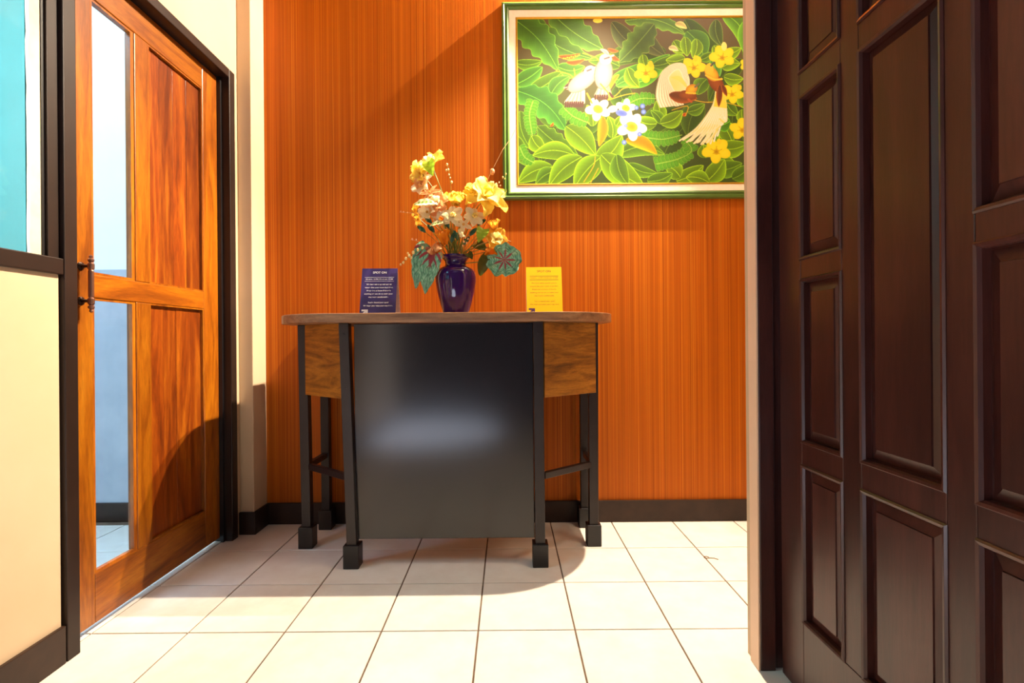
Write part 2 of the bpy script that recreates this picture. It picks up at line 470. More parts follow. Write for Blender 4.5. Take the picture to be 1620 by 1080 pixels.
# wooden door with its dark frame
DX0, DX1 = -1.335, -1.300      # leaf, seen face at DX1
door = sempty('door_1', (-1.30, 1.85, 0))
obj('jamb', boxes((-1.36, -1.250, 1.402, 1.445, 0, 2.132)), M['frame'], door, 0.003)
obj('jamb', boxes((-1.36, -1.250, 2.243, 2.288, 0, 2.132)), M['frame'], door, 0.003)
obj('head', boxes((-1.36, -1.250, 1.445, 2.243, 2.092, 2.132)), M['frame'], door, 0.003)
obj('stop', boxes((-1.298, -1.285, 2.230, 2.243, 0, 2.092)), M['frame_black'], door)
B, T = 0.022, 2.088
obj('stile', boxes((DX0, DX1, 1.452, 1.557, B, T)), M['teak_v'], door, 0.003)
obj('stile', boxes((DX0, DX1, 2.125, 2.230, B, T)), M['teak_v'], door, 0.003)
obj('stile', boxes((DX0, DX1, 1.738, 1.806, 0.176, 1.042)), M['teak_v'], door, 0.003)
obj('stile', boxes((DX0, DX1, 1.738, 1.806, 1.115, 1.985)), M['teak_v'], door, 0.003)
for z0, z1 in ((B, 0.176), (1.042, 1.115), (1.985, T)):
    obj('rail', boxes((DX0, DX1, 1.557, 2.125, z0, z1)), M['teak_h'], door, 0.003)
for z0, z1 in ((0.176, 1.042), (1.115, 1.985)):
    obj('pane', boxes((-1.320, -1.316, 1.557, 1.738, z0, z1)), M['glass'], door)
    obj('glazing_bead', boxes((-1.316, -1.304, 1.724, 1.738, z0, z1), (-1.316, -1.304, 1.557, 1.566, z0, z1),
                              (-1.316, -1.304, 1.566, 1.724, z0, z0 + .008), (-1.316, -1.304, 1.566, 1.724, z1 - .008, z1)), M['teak_v'], door)
    pn = empty('panel', (0, 0, 0)); pn.parent = door; pn.location = Vector((-1.32, 1.965, z0)) - door.location
    edges = [1.806, 1.876, 1.955, 2.035, 2.125] if z0 > 1 else [1.806, 1.895, 1.965, 2.05, 2.125]
    for a, b in zip(edges, edges[1:]):
        obj('board', boxes((-1.329, -1.314 + random.uniform(-.0008, .0008), a + .0004, b - .0004, z0, z1)), M['teak_board'], pn, 0.0004)
    obj('moulding', boxes((-1.314, -1.302, 1.806, 1.812, z0, z1), (-1.314, -1.302, 2.119, 2.125, z0, z1),
                          (-1.314, -1.302, 1.812, 2.119, z1 - .006, z1), (-1.314, -1.302, 1.812, 2.119, z0, z0 + .006)), M['teak_v'], pn)
# pull handle
pull = empty('pull_handle', (0, 0, 0)); pull.parent = door; pull.location = Vector((-1.30, 1.508, 0.99)) - door.location
bm = bmesh.new()
prof = [(.002, .992), (.006, .996), (.0045, 1.002), (.0085, 1.006), (.0085, 1.011), (.005, 1.014), (.009, 1.020), (.009, 1.034), (.006, 1.038), (.0075, 1.042),
        (.0075, 1.118), (.006, 1.122), (.009, 1.126), (.009, 1.140), (.005, 1.146), (.0085, 1.149), (.0085, 1.154), (.0045, 1.158), (.006, 1.164), (.002, 1.168)]
lathe(bm, prof, -1.268, 1.512, 14)
obj('grip', bm, M['bronze'], pull, smooth=False)
for z in (1.028, 1.134):
    bm = bmesh.new(); tube(bm, [(-1.300, 1.512, z), (-1.268, 1.512, z)], [.0055, .004], 10)
    obj('post', bm, M['bronze_dark'], pull)
    bm = bmesh.new(); tube(bm, [(-1.301, 1.512, z), (-1.297, 1.512, z), (-1.294, 1.512, z)], [.013, .013, .008], 12)
    obj('rosette', bm, M['bronze_dark'], pull)

# dark panelled entrance door, swung open towards the camera, with its jamb
d2 = sempty('door_2', (0.73, 0.95, 0))
obj('jamb', boxes((0.674, 0.716, 1.340, 1.385, 0, 2.30)), M['dark_wood'], d2, 0.003)
obj('jamb', boxes((0.716, 0.80, 1.352, 1.385, 0, 2.30)), M['dark_wood'], d2, 0.003)
struct('trim_2', boxes((0.670, 0.674, 1.342, 1.387, 0, 2.30)), M['tan'])
EX0, EX1 = 0.720, 0.758
Yh, Yl = 1.318, 0.520
obj('stile', boxes((EX0, EX1, 1.221, Yh, 0.012, 2.08)), M['dark_wood'], d2, 0.003)
obj('stile', boxes((EX0, EX1, Yl, 0.617, 0.012, 2.08)), M['dark_wood'], d2, 0.003)
obj('stile', boxes((EX0, EX1, 1.015, 1.071, 0.200, 1.945)), M['dark_wood'], d2, 0.002)
obj('stile', boxes((EX0, EX1, 0.765, 0.818, 0.200, 1.945)), M['dark_wood'], d2, 0.002)
obj('rail', boxes((EX0, EX1, 0.617, 1.221, 0.012, 0.200)), M['dark_wood'], d2, 0.002)
obj('rail', boxes((EX0, EX1, 0.617, 1.221, 1.945, 2.08)), M['dark_wood'], d2, 0.002)
cols = [((1.071, 1.221), [.200, .587, .641, 1.042, 1.090, 1.488, 1.545, 1.945]),
        ((0.818, 1.015), [.200, .588, .643, 1.484, 1.540, 1.945]),
        ((0.617, 0.765), [.200, .587, .641, 1.042, 1.090, 1.488, 1.545, 1.945])]
for (y0, y1), zz in cols:
    for a, b in zip(zz[1::2], zz[2::2]):
        obj('rail', boxes((EX0, EX1, y0, y1, a, b)), M['dark_wood'], d2, 0.002)
    for a, b in zip(zz[0::2], zz[1::2]):
        p = empty('panel', (0, 0, 0)); p.parent = d2; p.location = Vector((0.735, (y0 + y1) / 2, a)) - d2.location
        bm = bmesh.new()                       # raised and fielded panel
        e, xo, xi = 0.033, EX0 + 0.016, EX0 + 0.004
        lo = [bm.verts.new((xo, y, z)) for y, z in ((y0, a), (y1, a), (y1, b), (y0, b))]
        mi = [bm.verts.new((xo - .001, y, z)) for y, z in ((y0 + .012, a + .012), (y1 - .012, a + .012), (y1 - .012, b - .012), (y0 + .012, b - .012))]
        m2 = [bm.verts.new((xi + .003, y, z)) for y, z in ((y0 + e, a + e), (y1 - e, a + e), (y1 - e, b - e), (y0 + e, b - e))]
        hi = [bm.verts.new((xi, y, z)) for y, z in ((y0 + e + .001, a + e + .001), (y1 - e - .001, a + e + .001), (y1 - e - .001, b - e - .001), (y0 + e + .001, b - e - .001))]
        bk = [bm.verts.new((EX1 - .006, y, z)) for y, z in ((y0, a), (y1, a), (y1, b), (y0, b))]
        for r0, r1 in ((lo, mi), (mi, m2), (m2, hi), (bk, lo)):
            for q in range(4): bm.faces.new((r0[q], r0[(q + 1) % 4], r1[(q + 1) % 4], r1[q]))
        bm.faces.new(hi); bm.faces.new(bk[::-1])
        obj('field', bm, M['dark_wood'], p)
        bm = bmesh.new()                       # rounded bead round the opening, standing proud of the leaf
        w, pr = 0.011, 0.005
        prof = [(0.0, EX0 + .016), (0.0, EX0 - pr * .3), (.003, EX0 - pr), (.008, EX0 - pr * .7), (w, EX0 + .002), (w, EX0 + .016)]
        rings = []
        for (cy, cz, sy, sz) in ((y0, a, 1, 1), (y1, a, -1, 1), (y1, b, -1, -1), (y0, b, 1, -1)):
            rings.append([bm.verts.new((x, cy + sy * (q - .002), cz + sz * (q - .002))) for q, x in prof])
        for i in range(4):
            r0, r1 = rings[i], rings[(i + 1) % 4]
            for q in range(len(prof)): bm.faces.new((r0[q], r0[(q + 1) % len(prof)], r1[(q + 1) % len(prof)], r1[q]))
        obj('moulding', bm, M['dark_wood'], p)

# ------------------------------------------------------------------ reception counter
desk = thing('reception_counter', 'small reception counter with walnut top, glossy black front panel and six black legs', 'desk', (-0.257, 2.16, 0))
TX0, TX1, TY0, TY1 = -0.957, 0.443, 1.880, 2.440
r = (TY1 - TY0) / 2
bm = bmesh.new(); out = []                      # straight back, rounded front corners
for k in range(13): a = -PI / 2 + PI / 2 * k / 12; out.append((TX1 - r + r * math.cos(a), (TY0 + TY1) / 2 + r * math.sin(a)))
out += [(TX1, TY1 - .01), (TX1 - .01, TY1), (TX0 + .01, TY1), (TX0, TY1 - .01)]
for k in range(13): a = PI + PI / 2 * k / 12; out.append((TX0 + r + r * math.cos(a), (TY0 + TY1) / 2 + r * math.sin(a)))
lo = [bm.verts.new((x, y, 0.970)) for x, y in out]; hi = [bm.verts.new((x, y, 1.005)) for x, y in out]
bm.faces.new(lo[::-1]); bm.faces.new(hi); n = len(out)
for q in range(n): bm.faces.new((lo[q], lo[(q + 1) % n], hi[(q + 1) % n], hi[q]))
obj('tabletop', bm, M['walnut_top'], desk, 0.003)


def leg(xt, xb, y, screws=False):
    """square leg leaning from xb at the floor to xt under the top, in a square foot block"""
    s = 0.0195
    bm = bmesh.new()
    lo = [bm.verts.new((xb + a * s, y + b * s, 0.088)) for a, b in ((-1, -1), (1, -1), (1, 1), (-1, 1))]
    hi = [bm.verts.new((xt + a * s, y + b * s, 0.970)) for a, b in ((-1, -1), (1, -1), (1, 1), (-1, 1))]
    bm.faces.new(lo[::-1]); bm.faces.new(hi)
    for q in range(4): bm.faces.new((lo[q], lo[(q + 1) % 4], hi[(q + 1) % 4], hi[q]))
    l = obj('leg', bm, M['black_metal'], desk, 0.002)
    obj('foot_block', boxes((xb - .031, xb + .031, y - .030, y + .030, 0.0, 0.092)), M['frame_black'], l, 0.003)
    if screws:
        for z in (0.925, 0.715):
            x = xb + (xt - xb) * (z - .09) / .88
            bm = bmesh.new(); tube(bm, [(x, y - s + .001, z), (x, y - s - .0015, z), (x, y - s - .002, z)], [.0055, .0055, .003], 10)
            obj('screw', bm, M['black_metal'], l)
    return l


FY, MY, RY = 1.985, 2.180, 2.395
leg(-0.652, -0.627, FY, True); leg(0.119, 0.121, FY, True)
leg(-0.897, -0.886, MY); leg(0.372, 0.367, MY)
leg(-0.884, -0.880, RY); leg(0.362, 0.362, RY)
obj('front_panel', boxes((-0.618, 0.099, 1.990, 2.006, 0.106, 0.968)), M['black_gloss'], desk, 0.002)


def slab(p, q, z0, z1, t):
    d = Vector((q[0] - p[0], q[1] - p[1], 0)).normalized(); nrm = Vector((-d.y, d.x, 0)) * t / 2
    bm = bmesh.new(); P, Q = Vector((p[0], p[1], 0)), Vector((q[0], q[1], 0))
    pts = [P - nrm, Q - nrm, Q + nrm, P + nrm]
    lo = [bm.verts.new((v.x, v.y, z0)) for v in pts]; hi = [bm.verts.new((v.x, v.y, z1)) for v in pts]
    bm.faces.new(lo[::-1]); bm.faces.new(hi)
    for k in range(4): bm.faces.new((lo[k], lo[(k + 1) % 4], hi[(k + 1) % 4], hi[k]))
    return bm


obj('side_panel', slab((-0.876, 2.158), (-0.664, 1.996), 0.668, 0.969, 0.015), M['walnut_side'], desk, 0.001)
obj('side_panel', slab((0.139, 1.982), (0.374, 2.157), 0.668, 0.969, 0.015), M['walnut_side'], desk, 0.001)
obj('stretcher', slab((-0.870, 2.172), (-0.650, 1.998), 0.340, 0.366, 0.022), M['black_metal'], desk, 0.002)
obj('stretcher', slab((0.138, 1.998), (0.352, 2.170), 0.340, 0.366, 0.022), M['black_metal'], desk, 0.002)
obj('stretcher', slab((-0.886, 2.198), (-0.881, 2.378), 0.340, 0.366, 0.022), M['black_metal'], desk, 0.002)
obj('stretcher', slab((0.364, 2.198), (0.362, 2.378), 0.340, 0.366, 0.022), M['black_metal'], desk, 0.002)

# ------------------------------------------------------------------ tent cards
TOP = 1.005
LINES = [('SPOT ON', .0125, .183, .40), ('Check in : 12 PM | Check out : 11 AM', .0062, .1555, .80), ('We have taken special care to', .0072, .132, .74),
         ('ensure that your room is perfect.', .0072, .118, .83), ("Please let us know if there's", .0072, .104, .70), ('anything we can do to make your', .0072, .090, .83),
         ('stay more comfortable.', .0072, .076, .58), ("You've found your spot!", .0072, .052, .60), ('We hope you enjoy your stay here.', .0072, .038, .85)]


def card(label, x, y, rz, mat, ink, arrow_ink, bold):
    t = thing('tent_card', label, 'card', (x, y, TOP)); t.rotation_euler = (0, 0, rz)
    Wd, L, a = 0.148, 0.206, math.radians(15)
    fr = empty('front_leaf', (0, 0, 0))
    bpy.data.objects.remove(fr)
    th = 0.0006

    def leafbm():
        bm = bmesh.new(); box(bm, -Wd / 2, Wd / 2, -th, 0, 0, L); return bm
    fr = obj('front_leaf', leafbm(), mat, t, local=True)
    s = L * math.sin(a)
    fr.location = (0, -s, 0); fr.rotation_euler = (-a, 0, 0)
    bk = obj('back_leaf', leafbm(), M['card_white'], t, local=True)
    bk.location = (0, s, 0); bk.rotation_euler = (a, 0, 0)
    bk['label'] = 'white inner side of the card'
    for txt, size, h, frac in LINES:
        c = bpy.data.curves.new('lettering', 'FONT'); c.body = txt; c.size = size; c.align_x = 'CENTER'; c.offset = bold
        c.materials.append(ink)
        tmp = bpy.data.objects.new('lettering', c); C.objects.link(tmp); bpy.context.view_layer.update()
        me = bpy.data.meshes.new_from_object(tmp.evaluated_get(bpy.context.evaluated_depsgraph_get()))
        bpy.data.objects.remove(tmp); me.name = 'lettering'
        v = np.zeros(len(me.vertices) * 3, np.float32); me.vertices.foreach_get('co', v); v = v.reshape(-1, 3)
        w = v[:, 0].max() - v[:, 0].min(); v[:, 0] = (v[:, 0] - (v[:, 0].max() + v[:, 0].min()) / 2) * Wd * frac * .96 / w
        me.vertices.foreach_set('co', v.ravel()); me.update()
        o = bpy.data.objects.new('lettering', me); C.objects.link(o); o.parent = fr
        o.location = (0, -th - .0003, h); o.rotation_euler = (PI / 2, 0, 0)
    bm = bmesh.new()
    for h in (.148, .165): box(bm, -Wd * .41, Wd * .41, -th - .0004, -th - .0001, h, h + .0012)
    obj('rule', bm, ink, fr, local=True)
    bm = bmesh.new()                           # arrow pointing up right
    pts = [(-.066, .024), (-.040, .024), (-.040, -.000), (-.047, -.000), (-.047, .0115), (-.0575, .001), (-.063, .0065), (-.0535, .0165), (-.066, .0165)]
    pts = [(q, max(z, 0.001)) for q, z in pts]
    f = [bm.verts.new((q, -th - .0003, z)) for q, z in pts]; g = [bm.verts.new((q, -th, z)) for q, z in pts]
    bm.faces.new(f); bm.faces.new(g[::-1])
    for q in range(len(f)): bm.faces.new((f[q], g[q], g[(q + 1) % len(f)], f[(q + 1) % len(f)]))
    obj('arrow', bm, arrow_ink, fr, local=True)
    return t


card('purple tent card with white printed text left of the vase', -0.538, 2.095, 0.02, M['purple_card'], M['ink_white'], M['ink_white'], 0.00028)
card('yellow tent card with dark printed text right of the vase', 0.152, 2.095, -0.01, M['yellow_card'], M['ink_dark'], M['ink_purple'], 0.0)

# ------------------------------------------------------------------ painting
PX0, PX1, PZ0, PZ1 = -0.020, 1.420, 1.587, 2.553
pt = thing('painting', 'large green framed painting of white birds among jungle leaves and yellow flowers', 'painting', ((PX0 + PX1) / 2, BACK, PZ0))


def frame_ring(d0, d1, prof, mat, name):
    """mitred moulding between insets d0 and d1; prof = (fraction of the width, depth off the wall)"""
    bm = bmesh.new(); rings = []
    for cx, cz, sx, sz in ((PX0, PZ0, 1, 1), (PX1, PZ0, -1, 1), (PX1, PZ1, -1, -1), (PX0, PZ1, 1, -1)):
        rings.append([bm.verts.new((cx + sx * (d0 + (d1 - d0) * f), BACK - .0005 - y, cz + sz * (d0 + (d1 - d0) * f))) for f, y in prof])
    k = len(prof)
    for i in range(4):
        for q in range(k): bm.faces.new((rings[i][q], rings[i][(q + 1) % k], rings[(i + 1) % 4][(q + 1) % k], rings[(i + 1) % 4][q]))
    return obj(name, bm, mat, pt)


frame_ring(0, .037, [(0, 0), (0, .020), (.08, .026), (.30, .030), (.42, .026), (.46, .021), (.55, .021), (.75, .027), (.92, .024), (1, .016), (1, 0)], M['green_frame'], 'moulding')
frame_ring(.037, .069, [(0, 0), (0, .017), (1, .012), (1, 0)], M['liner'], 'liner')
frame_ring(.069, .078, [(0, 0), (0, .014), (.5, .017), (1, .011), (1, 0)], M['gold'], 'gilt_edge')

# the picture: painted cell by cell into a colour attribute (flat print)
GW, GH, SS = 600, 378, 2
w_, h_ = GW * SS, GH * SS
U0, U1, V0, V1 = 131.0, 1485.0, 80.0, 940.0       # the drawing's own units, v downwards
SX, SY = w_ / (U1 - U0), h_ / (V1 - V0)
cv = np.zeros((h_, w_, 3), np.float32)
rng = np.random.default_rng(3)
gy, gx = np.mgrid[0:h_, 0:w_]
t_ = gy / h_
for k, (a, b) in enumerate(((104, 62), (84, 88), (52, 30))): cv[:, :, k] = a * (1 - t_) + b * t_


def splat(x, y, col):
    i = ((np.asarray(y) - V0) * SY).astype(int); j = ((np.asarray(x) - U0) * SX).astype(int)
    ok = (i >= 0) & (i < h_) & (j >= 0) & (j < w_)
    cv[i[ok], j[ok]] = np.broadcast_to(col, (i.shape + (3,)))[ok] if np.ndim(col) > 1 else col


def stroke(pts, wd, col):
    pts = np.array(pts, float)
    tt = np.linspace(0, len(pts) - 1, 60 * len(pts)); k = np.minimum(tt.astype(int), len(pts) - 2); f = (tt - k)[:, None]
    p0 = pts[np.maximum(k - 1, 0)]; p1 = pts[k]; p2 = pts[k + 1]; p3 = pts[np.minimum(k + 2, len(pts) - 1)]
    c = 0.5 * (2 * p1 + (p2 - p0) * f + (2 * p0 - 5 * p1 + 4 * p2 - p3) * f ** 2 + (3 * p1 - p0 - 3 * p2 + p3) * f ** 3)
    for a in np.arange(-wd, wd + .1, .5):
        for b in np.arange(-wd, wd + .1, .5):
            if a * a + b * b <= wd * wd + .1: splat(c[:, 0] + a, c[:, 1] + b, np.array(col, float))


def leafp(bx, by, tx, ty, w, bend=0.15, col=(96, 160, 34), edge=1.35, wav=0.0, rib=True):
    L = math.hypot(tx - bx, ty - by); nx, ny = -(ty - by) / L, (tx - bx) / L
    nt, ns = int(L * 2.2) + 8, int(w * 4.4) + 8
    t = np.linspace(0, 1, nt)[:, None]; s = np.linspace(-1, 1, ns)[None, :]
    prof = np.sin(PI * t ** 0.8) ** 0.75 * (1 + wav * np.sin(t * 34 + bx) * .12)
    cx = bx + (tx - bx) * t + nx * bend * L * np.sin(PI * t) ; cy = by + (ty - by) * t + ny * bend * L * np.sin(PI * t)
    x = cx + nx * s * w * prof; y = cy + ny * s * w * prof
    a = np.abs(s)
    sh = 0.72 + 0.30 * a ** 2 + 0.12 * s + 0.14 * t
    vein = (np.abs(np.sin((t * 9 - a * 1.6) * PI)) < .10) * 0.07
    colr = np.array(col, float)[None, None] * (sh + vein)[:, :, None]
    e = ((a * w * prof > w * prof - 1.9) | (prof * w < 1.9))[:, :, None]
    hi = np.minimum(np.array(col, float) * edge + np.array([26, 20, 4]), 255)[None, None]
    colr = np.where(e, hi, colr)
    if rib: colr = np.where((a * prof * w < 1.4)[:, :, None], hi * .96, colr)
    splat(x, y, colr)


def ell(cx, cy, rx, ry, ang, c0, c1=None, n=150):
    rr = np.linspace(0, 1, n)[:, None]; th = np.linspace(0, 2 * PI, int(max(rx, ry) * 9) + 20)[None, :]
    x0, y0 = rx * rr * np.cos(th), ry * rr * np.sin(th); ca, sa = math.cos(ang), math.sin(ang)
    c1 = c1 or c0
    col = np.array(c0, float)[None, None] * (1 - rr[..., None] ** 2) + np.array(c1, float)[None, None] * rr[..., None] ** 2
    splat(cx + x0 * ca - y0 * sa, cy + x0 * sa + y0 * ca, np.broadcast_to(col, x0.shape + (3,)))


def hibiscus(cx, cy, r, rot=0):
    for k in range(5):
        a = rot + k * 2 * PI / 5
        ell(cx + math.cos(a) * r * .55, cy + math.sin(a) * r * .42, r * .52, r * .38, a, (252, 234, 30), (242, 226, 8))
    ell(cx, cy + r * .1, r * .2, r * .22, 0, (196, 150, 0), (240, 206, 0))
    for k in range(5): stroke([(cx, cy + r * .1), (cx + math.cos(rot + k * 1.256 + .6) * r * .42, cy + math.sin(rot + k * 1.256 + .6) * r * .3)], .6, (190, 140, 0))


def plumeria(cx, cy, r, rot=0):
    for k in range(5):
        a = rot + k * 2 * PI / 5
        ell(cx + math.cos(a) * r * .6, cy + math.sin(a) * r * .52, r * .48, r * .34, a, (252, 246, 226), (255, 250, 240))
    ell(cx, cy, r * .42, r * .34, .4, (232, 160, 10), (246, 206, 80))


def fern(pts, r, col=(92, 170, 30)):
    pts = np.array(pts, float); seg = np.linalg.norm(np.diff(pts, axis=0), axis=1); L = seg.sum(); n = int(L / (r * 1.0))
    cum = np.concatenate([[0], np.cumsum(seg)])
    for side in (-1, 1):
        for k in range(n):
            d = L * k / n; i = min(np.searchsorted(cum, d, side='right') - 1, len(seg) - 1)
            p = pts[i] + (pts[i + 1] - pts[i]) * ((d - cum[i]) / seg[i]); dv = (pts[i + 1] - pts[i]) / seg[i]
            taper = min(1, .45 + 2.2 * (1 - d / L))
            q = p + np.array([-dv[1], dv[0]]) * side * r * .95 * taper
            a = math.atan2(dv[0] * side, -dv[1] * side)
            ell(q[0], q[1], r * 1.05 * taper + 1.4, r * .62 * taper + 1.4, a, (150, 206, 60)); ell(q[0], q[1], r * 1.05 * taper, r * .62 * taper, a, col, tuple(c * .86 for c in col))
    stroke(pts, 1.3, (160, 210, 70))


D, G, BR = (70, 106, 22), (96, 146, 24), (124, 176, 20)
for a in [  # dark layer
        (1000, 90, 1230, 330, 70, .1, D), (900, 250, 560, 330, 60, .1, D), (620, 100, 820, 260, 50, .1, (88, 104, 50)), (1300, 300, 1120, 520, 60, .1, D), (760, 120, 900, 280, 46, .1, (86, 100, 50)),
        (240, 480, 420, 640, 70, .1, D), (960, 560, 760, 720, 70, .1, D), (1000, 640, 860, 900, 80, .1, D), (200, 560, 140, 760, 60, .1, D), (1080, 520, 1010, 700, 60, .1, D),
        (650, 420, 720, 560, 60, .1, D), (1320, 420, 1240, 700, 60, .1, D), (1360, 120, 1440, 420, 70, .1, D), (1330, 600, 1460, 820, 70, .1, D), (480, 560, 640, 720, 60, .1, D), (320, 640, 250, 830, 55, .1, D)]: leafp(*a, edge=1.2)
for a in [  # the big hanging leaves along the top
        (300, 40, 575, 240, 78, .05, (86, 138, 38), 1.35, 1), (170, 60, 520, 290, 62, .1, (84, 134, 36), 1.35, 1), (100, 70, 340, 345, 78, -.08, (84, 146, 36), 1.35, 1),
        (690, 92, 1000, 165, 46, -.12, (96, 150, 40), 1.3, 1), (840, 110, 655, 310, 66, -.02, (86, 126, 40), 1.3, 1), (1010, 150, 1100, 300, 62, -.1, (88, 150, 40), 1.3, 0),
        (1200, 60, 1300, 240, 48, -.2, (104, 170, 34), 1.3, 0), (1380, 60, 1330, 300, 60, .1, (96, 164, 34)), (1160, 90, 1190, 230, 36, .1, (80, 110, 44)),
        (120, 310, 260, 300, 30, .1, G), (120, 420, 260, 330, 46, .05, (80, 150, 36)), (180, 470, 370, 350, 46, .05, G), (340, 330, 480, 330, 40, .15, (88, 156, 36)),
        (300, 480, 400, 380, 42, -.1, (84, 150, 40)), (115, 450, 380, 660, 74, -.12, (72, 150, 40), 1.3, 1), (620, 400, 920, 270, 62, .12, (88, 166, 34)), (830, 330, 990, 260, 34, .1, G),
        (660, 330, 500, 300, 40, .1, G), (640, 430, 790, 400, 30, -.1, (96, 176, 50)), (700, 340, 760, 440, 34, .1, BR), (780, 270, 800, 340, 26, .1, BR),
        (940, 200, 1000, 260, 32, .1, BR), (1060, 190, 1040, 290, 32, -.1, BR), (1000, 290, 900, 300, 34, -.1, BR), (1080, 300, 1140, 260, 24, .1, G), (1000, 180, 1010, 280, 30, 0, BR),
        (1150, 225, 1180, 290, 24, 0, BR), (1200, 270, 1290, 240, 30, .1, BR), (1190, 340, 1285, 320, 34, -.1, BR), (1200, 390, 1300, 400, 32, .1, BR), (1110, 400, 1060, 480, 40, .1, G),
        (1140, 300, 1170, 400, 34, 0, (96, 180, 60)), (1300, 470, 1330, 560, 40, .1, BR), (1210, 520, 1270, 590, 34, .1, G),
        (860, 620, 850, 510, 36, .1, BR), (880, 630, 820, 560, 26, .1, G), (870, 630, 985, 565, 40, .12, BR), (850, 630, 740, 600, 38, -.12, BR), (1010, 570, 1100, 530, 30, .1, G),
        (380, 640, 600, 560, 60, .1, D), (230, 640, 440, 790, 50, .05, G, 1.35, 1), (520, 640, 490, 530, 34, .1, BR), (620, 700, 600, 590, 36, .1, BR), (640, 640, 660, 590, 22, .1, BR),
        (380, 640, 530, 790, 62, -.05, BR), (140, 560, 200, 760, 46, .1, G), (200, 690, 270, 770, 40, .1, BR), (420, 790, 205, 790, 48, .12, BR), (120, 690, 190, 850, 40, .1, G),
        (650, 790, 890, 790, 46, -.16, G), (540, 830, 670, 690, 60, .1, BR), (700, 840, 850, 890, 32, .1, G), (310, 850, 130, 930, 50, .1, BR), (330, 870, 220, 940, 40, .1, G),
        (460, 800, 290, 950, 56, .08, BR), (560, 800, 420, 960, 60, .05, BR), (560, 790, 780, 960, 66, .05, BR), (640, 790, 700, 950, 46, .1, G),
        (1240, 730, 1160, 620, 48, .1, BR), (1230, 620, 1150, 640, 38, -.1, (92, 172, 26)), (1140, 740, 1140, 650, 36, 0, BR), (1290, 560, 1310, 640, 28, .1, BR),
        (1170, 760, 1320, 740, 46, .1, BR), (1100, 810, 1090, 740, 36, 0, BR), (1120, 860, 1280, 880, 50, -.14, BR), (1140, 870, 1290, 840, 46, .1, G), (1110, 930, 1200, 820, 50, .05, BR),
        (950, 930, 1090, 850, 44, .08, BR), (970, 910, 900, 850, 44, .1, BR), (800, 930, 930, 890, 40, .1, G), (1120, 940, 1000, 910, 40, .1, BR), (1240, 920, 1330, 850, 40, .1, G),
        (1340, 700, 1440, 640, 50, .1, BR), (1360, 820, 1470, 740, 54, .1, BR), (1330, 900, 1460, 930, 50, .1, G), (1380, 440, 1480, 360, 50, .1, BR), (1350, 520, 1450, 560, 46, .1, G),
        (1390, 260, 1470, 180, 46, .1, BR)]: leafp(*a)
# vines
for p in ([(330, 350), (400, 370), (428, 395), (424, 340)], [(600, 500), (640, 480), (680, 445), (750, 435)], [(600, 505), (680, 480), (740, 470)], [(520, 520), (560, 470), (600, 505)], [(1010, 500), (1100, 520), (1190, 520), (1290, 545)],
          [(930, 560), (1010, 540), (1000, 590)], [(470, 260), (540, 285), (560, 320)], [(470, 930), (520, 850), (530, 800)], [(505, 935), (545, 860)]): stroke(p, 1.8, (206, 176, 30))
fern([(208, 510), (190, 580), (205, 690)], 16); fern([(140, 750), (165, 800), (215, 830)], 15); fern([(690, 535), (760, 500), (850, 500)], 17); fern([(372, 548), (420, 590), (500, 625)], 19)
fern([(780, 700), (880, 712), (980, 690)], 19); fern([(850, 840), (960, 815), (1030, 770), (985, 705)], 19)
# orange and red accents
for a in [(345, 275, 455, 262, 12), (385, 308, 480, 290, 12), (600, 238, 655, 250, 10), (615, 270, 660, 300, 12), (300, 640, 314, 620, 6), (985, 590, 1000, 575, 8)]: leafp(*a, .1, (214, 92, 14), 1.15, 0, False)
for q in range(9): ell(370 + q * 10, 286 - q * 2 + (q % 2) * 3, 3.2, 3, 0, (246, 206, 20))
leafp(570, 590, 550, 745, 27, -.06, (240, 168, 10), 1.05, 0, False); leafp(690, 712, 850, 788, 34, -.12, (242, 170, 8), 1.05, 0, False); leafp(655, 372, 608, 450, 12, .1, (226, 176, 30), 1.1, 0, False)
hibiscus(795, 362, 58, .3); hibiscus(1045, 335, 62, .1); hibiscus(1192, 284, 64, .6); hibiscus(1242, 476, 56, .2); hibiscus(1292, 662, 62, .9); hibiscus(1158, 772, 72, .4); hibiscus(1322, 326, 38, 0); hibiscus(1420, 480, 60, .4); hibiscus(1400, 250, 50, 0)
ell(820, 318, 12, 16, 0, (244, 220, 20)); ell(1054, 292, 10, 16, 0, (244, 220, 20)); ell(1202, 230, 14, 22, 0, (250, 236, 120)); ell(1280, 445, 12, 14, 0, (244, 220, 20)); ell(1172, 725, 12, 14, 0, (244, 220, 20))
leafp(915, 235, 965, 250, 14, -.1, (250, 240, 170), 1, 0, False); leafp(950, 110, 1010, 135, 16, -.1, (240, 226, 130), 1, 0, False); ell(548, 90, 24, 12, 0, (240, 220, 60))
# white and blue blossoms
plumeria(546, 552, 62, .5); plumeria(690, 548, 50, 1.1); ell(622, 552, 26, 17, -.3, (252, 246, 230)); ell(700, 590, 34, 20, .4, (252, 246, 230)); plumeria(720, 645, 74, .2)
ell(668, 574, 30, 16, .2, (84, 104, 206), (110, 130, 224))
for x, y, r in ((745, 546, 11), (777, 538, 13), (782, 568, 13), (760, 684, 11), (680, 726, 12), (690, 640, 8)): ell(x, y, r, r, 0, (150, 176, 244), (80, 110, 210))
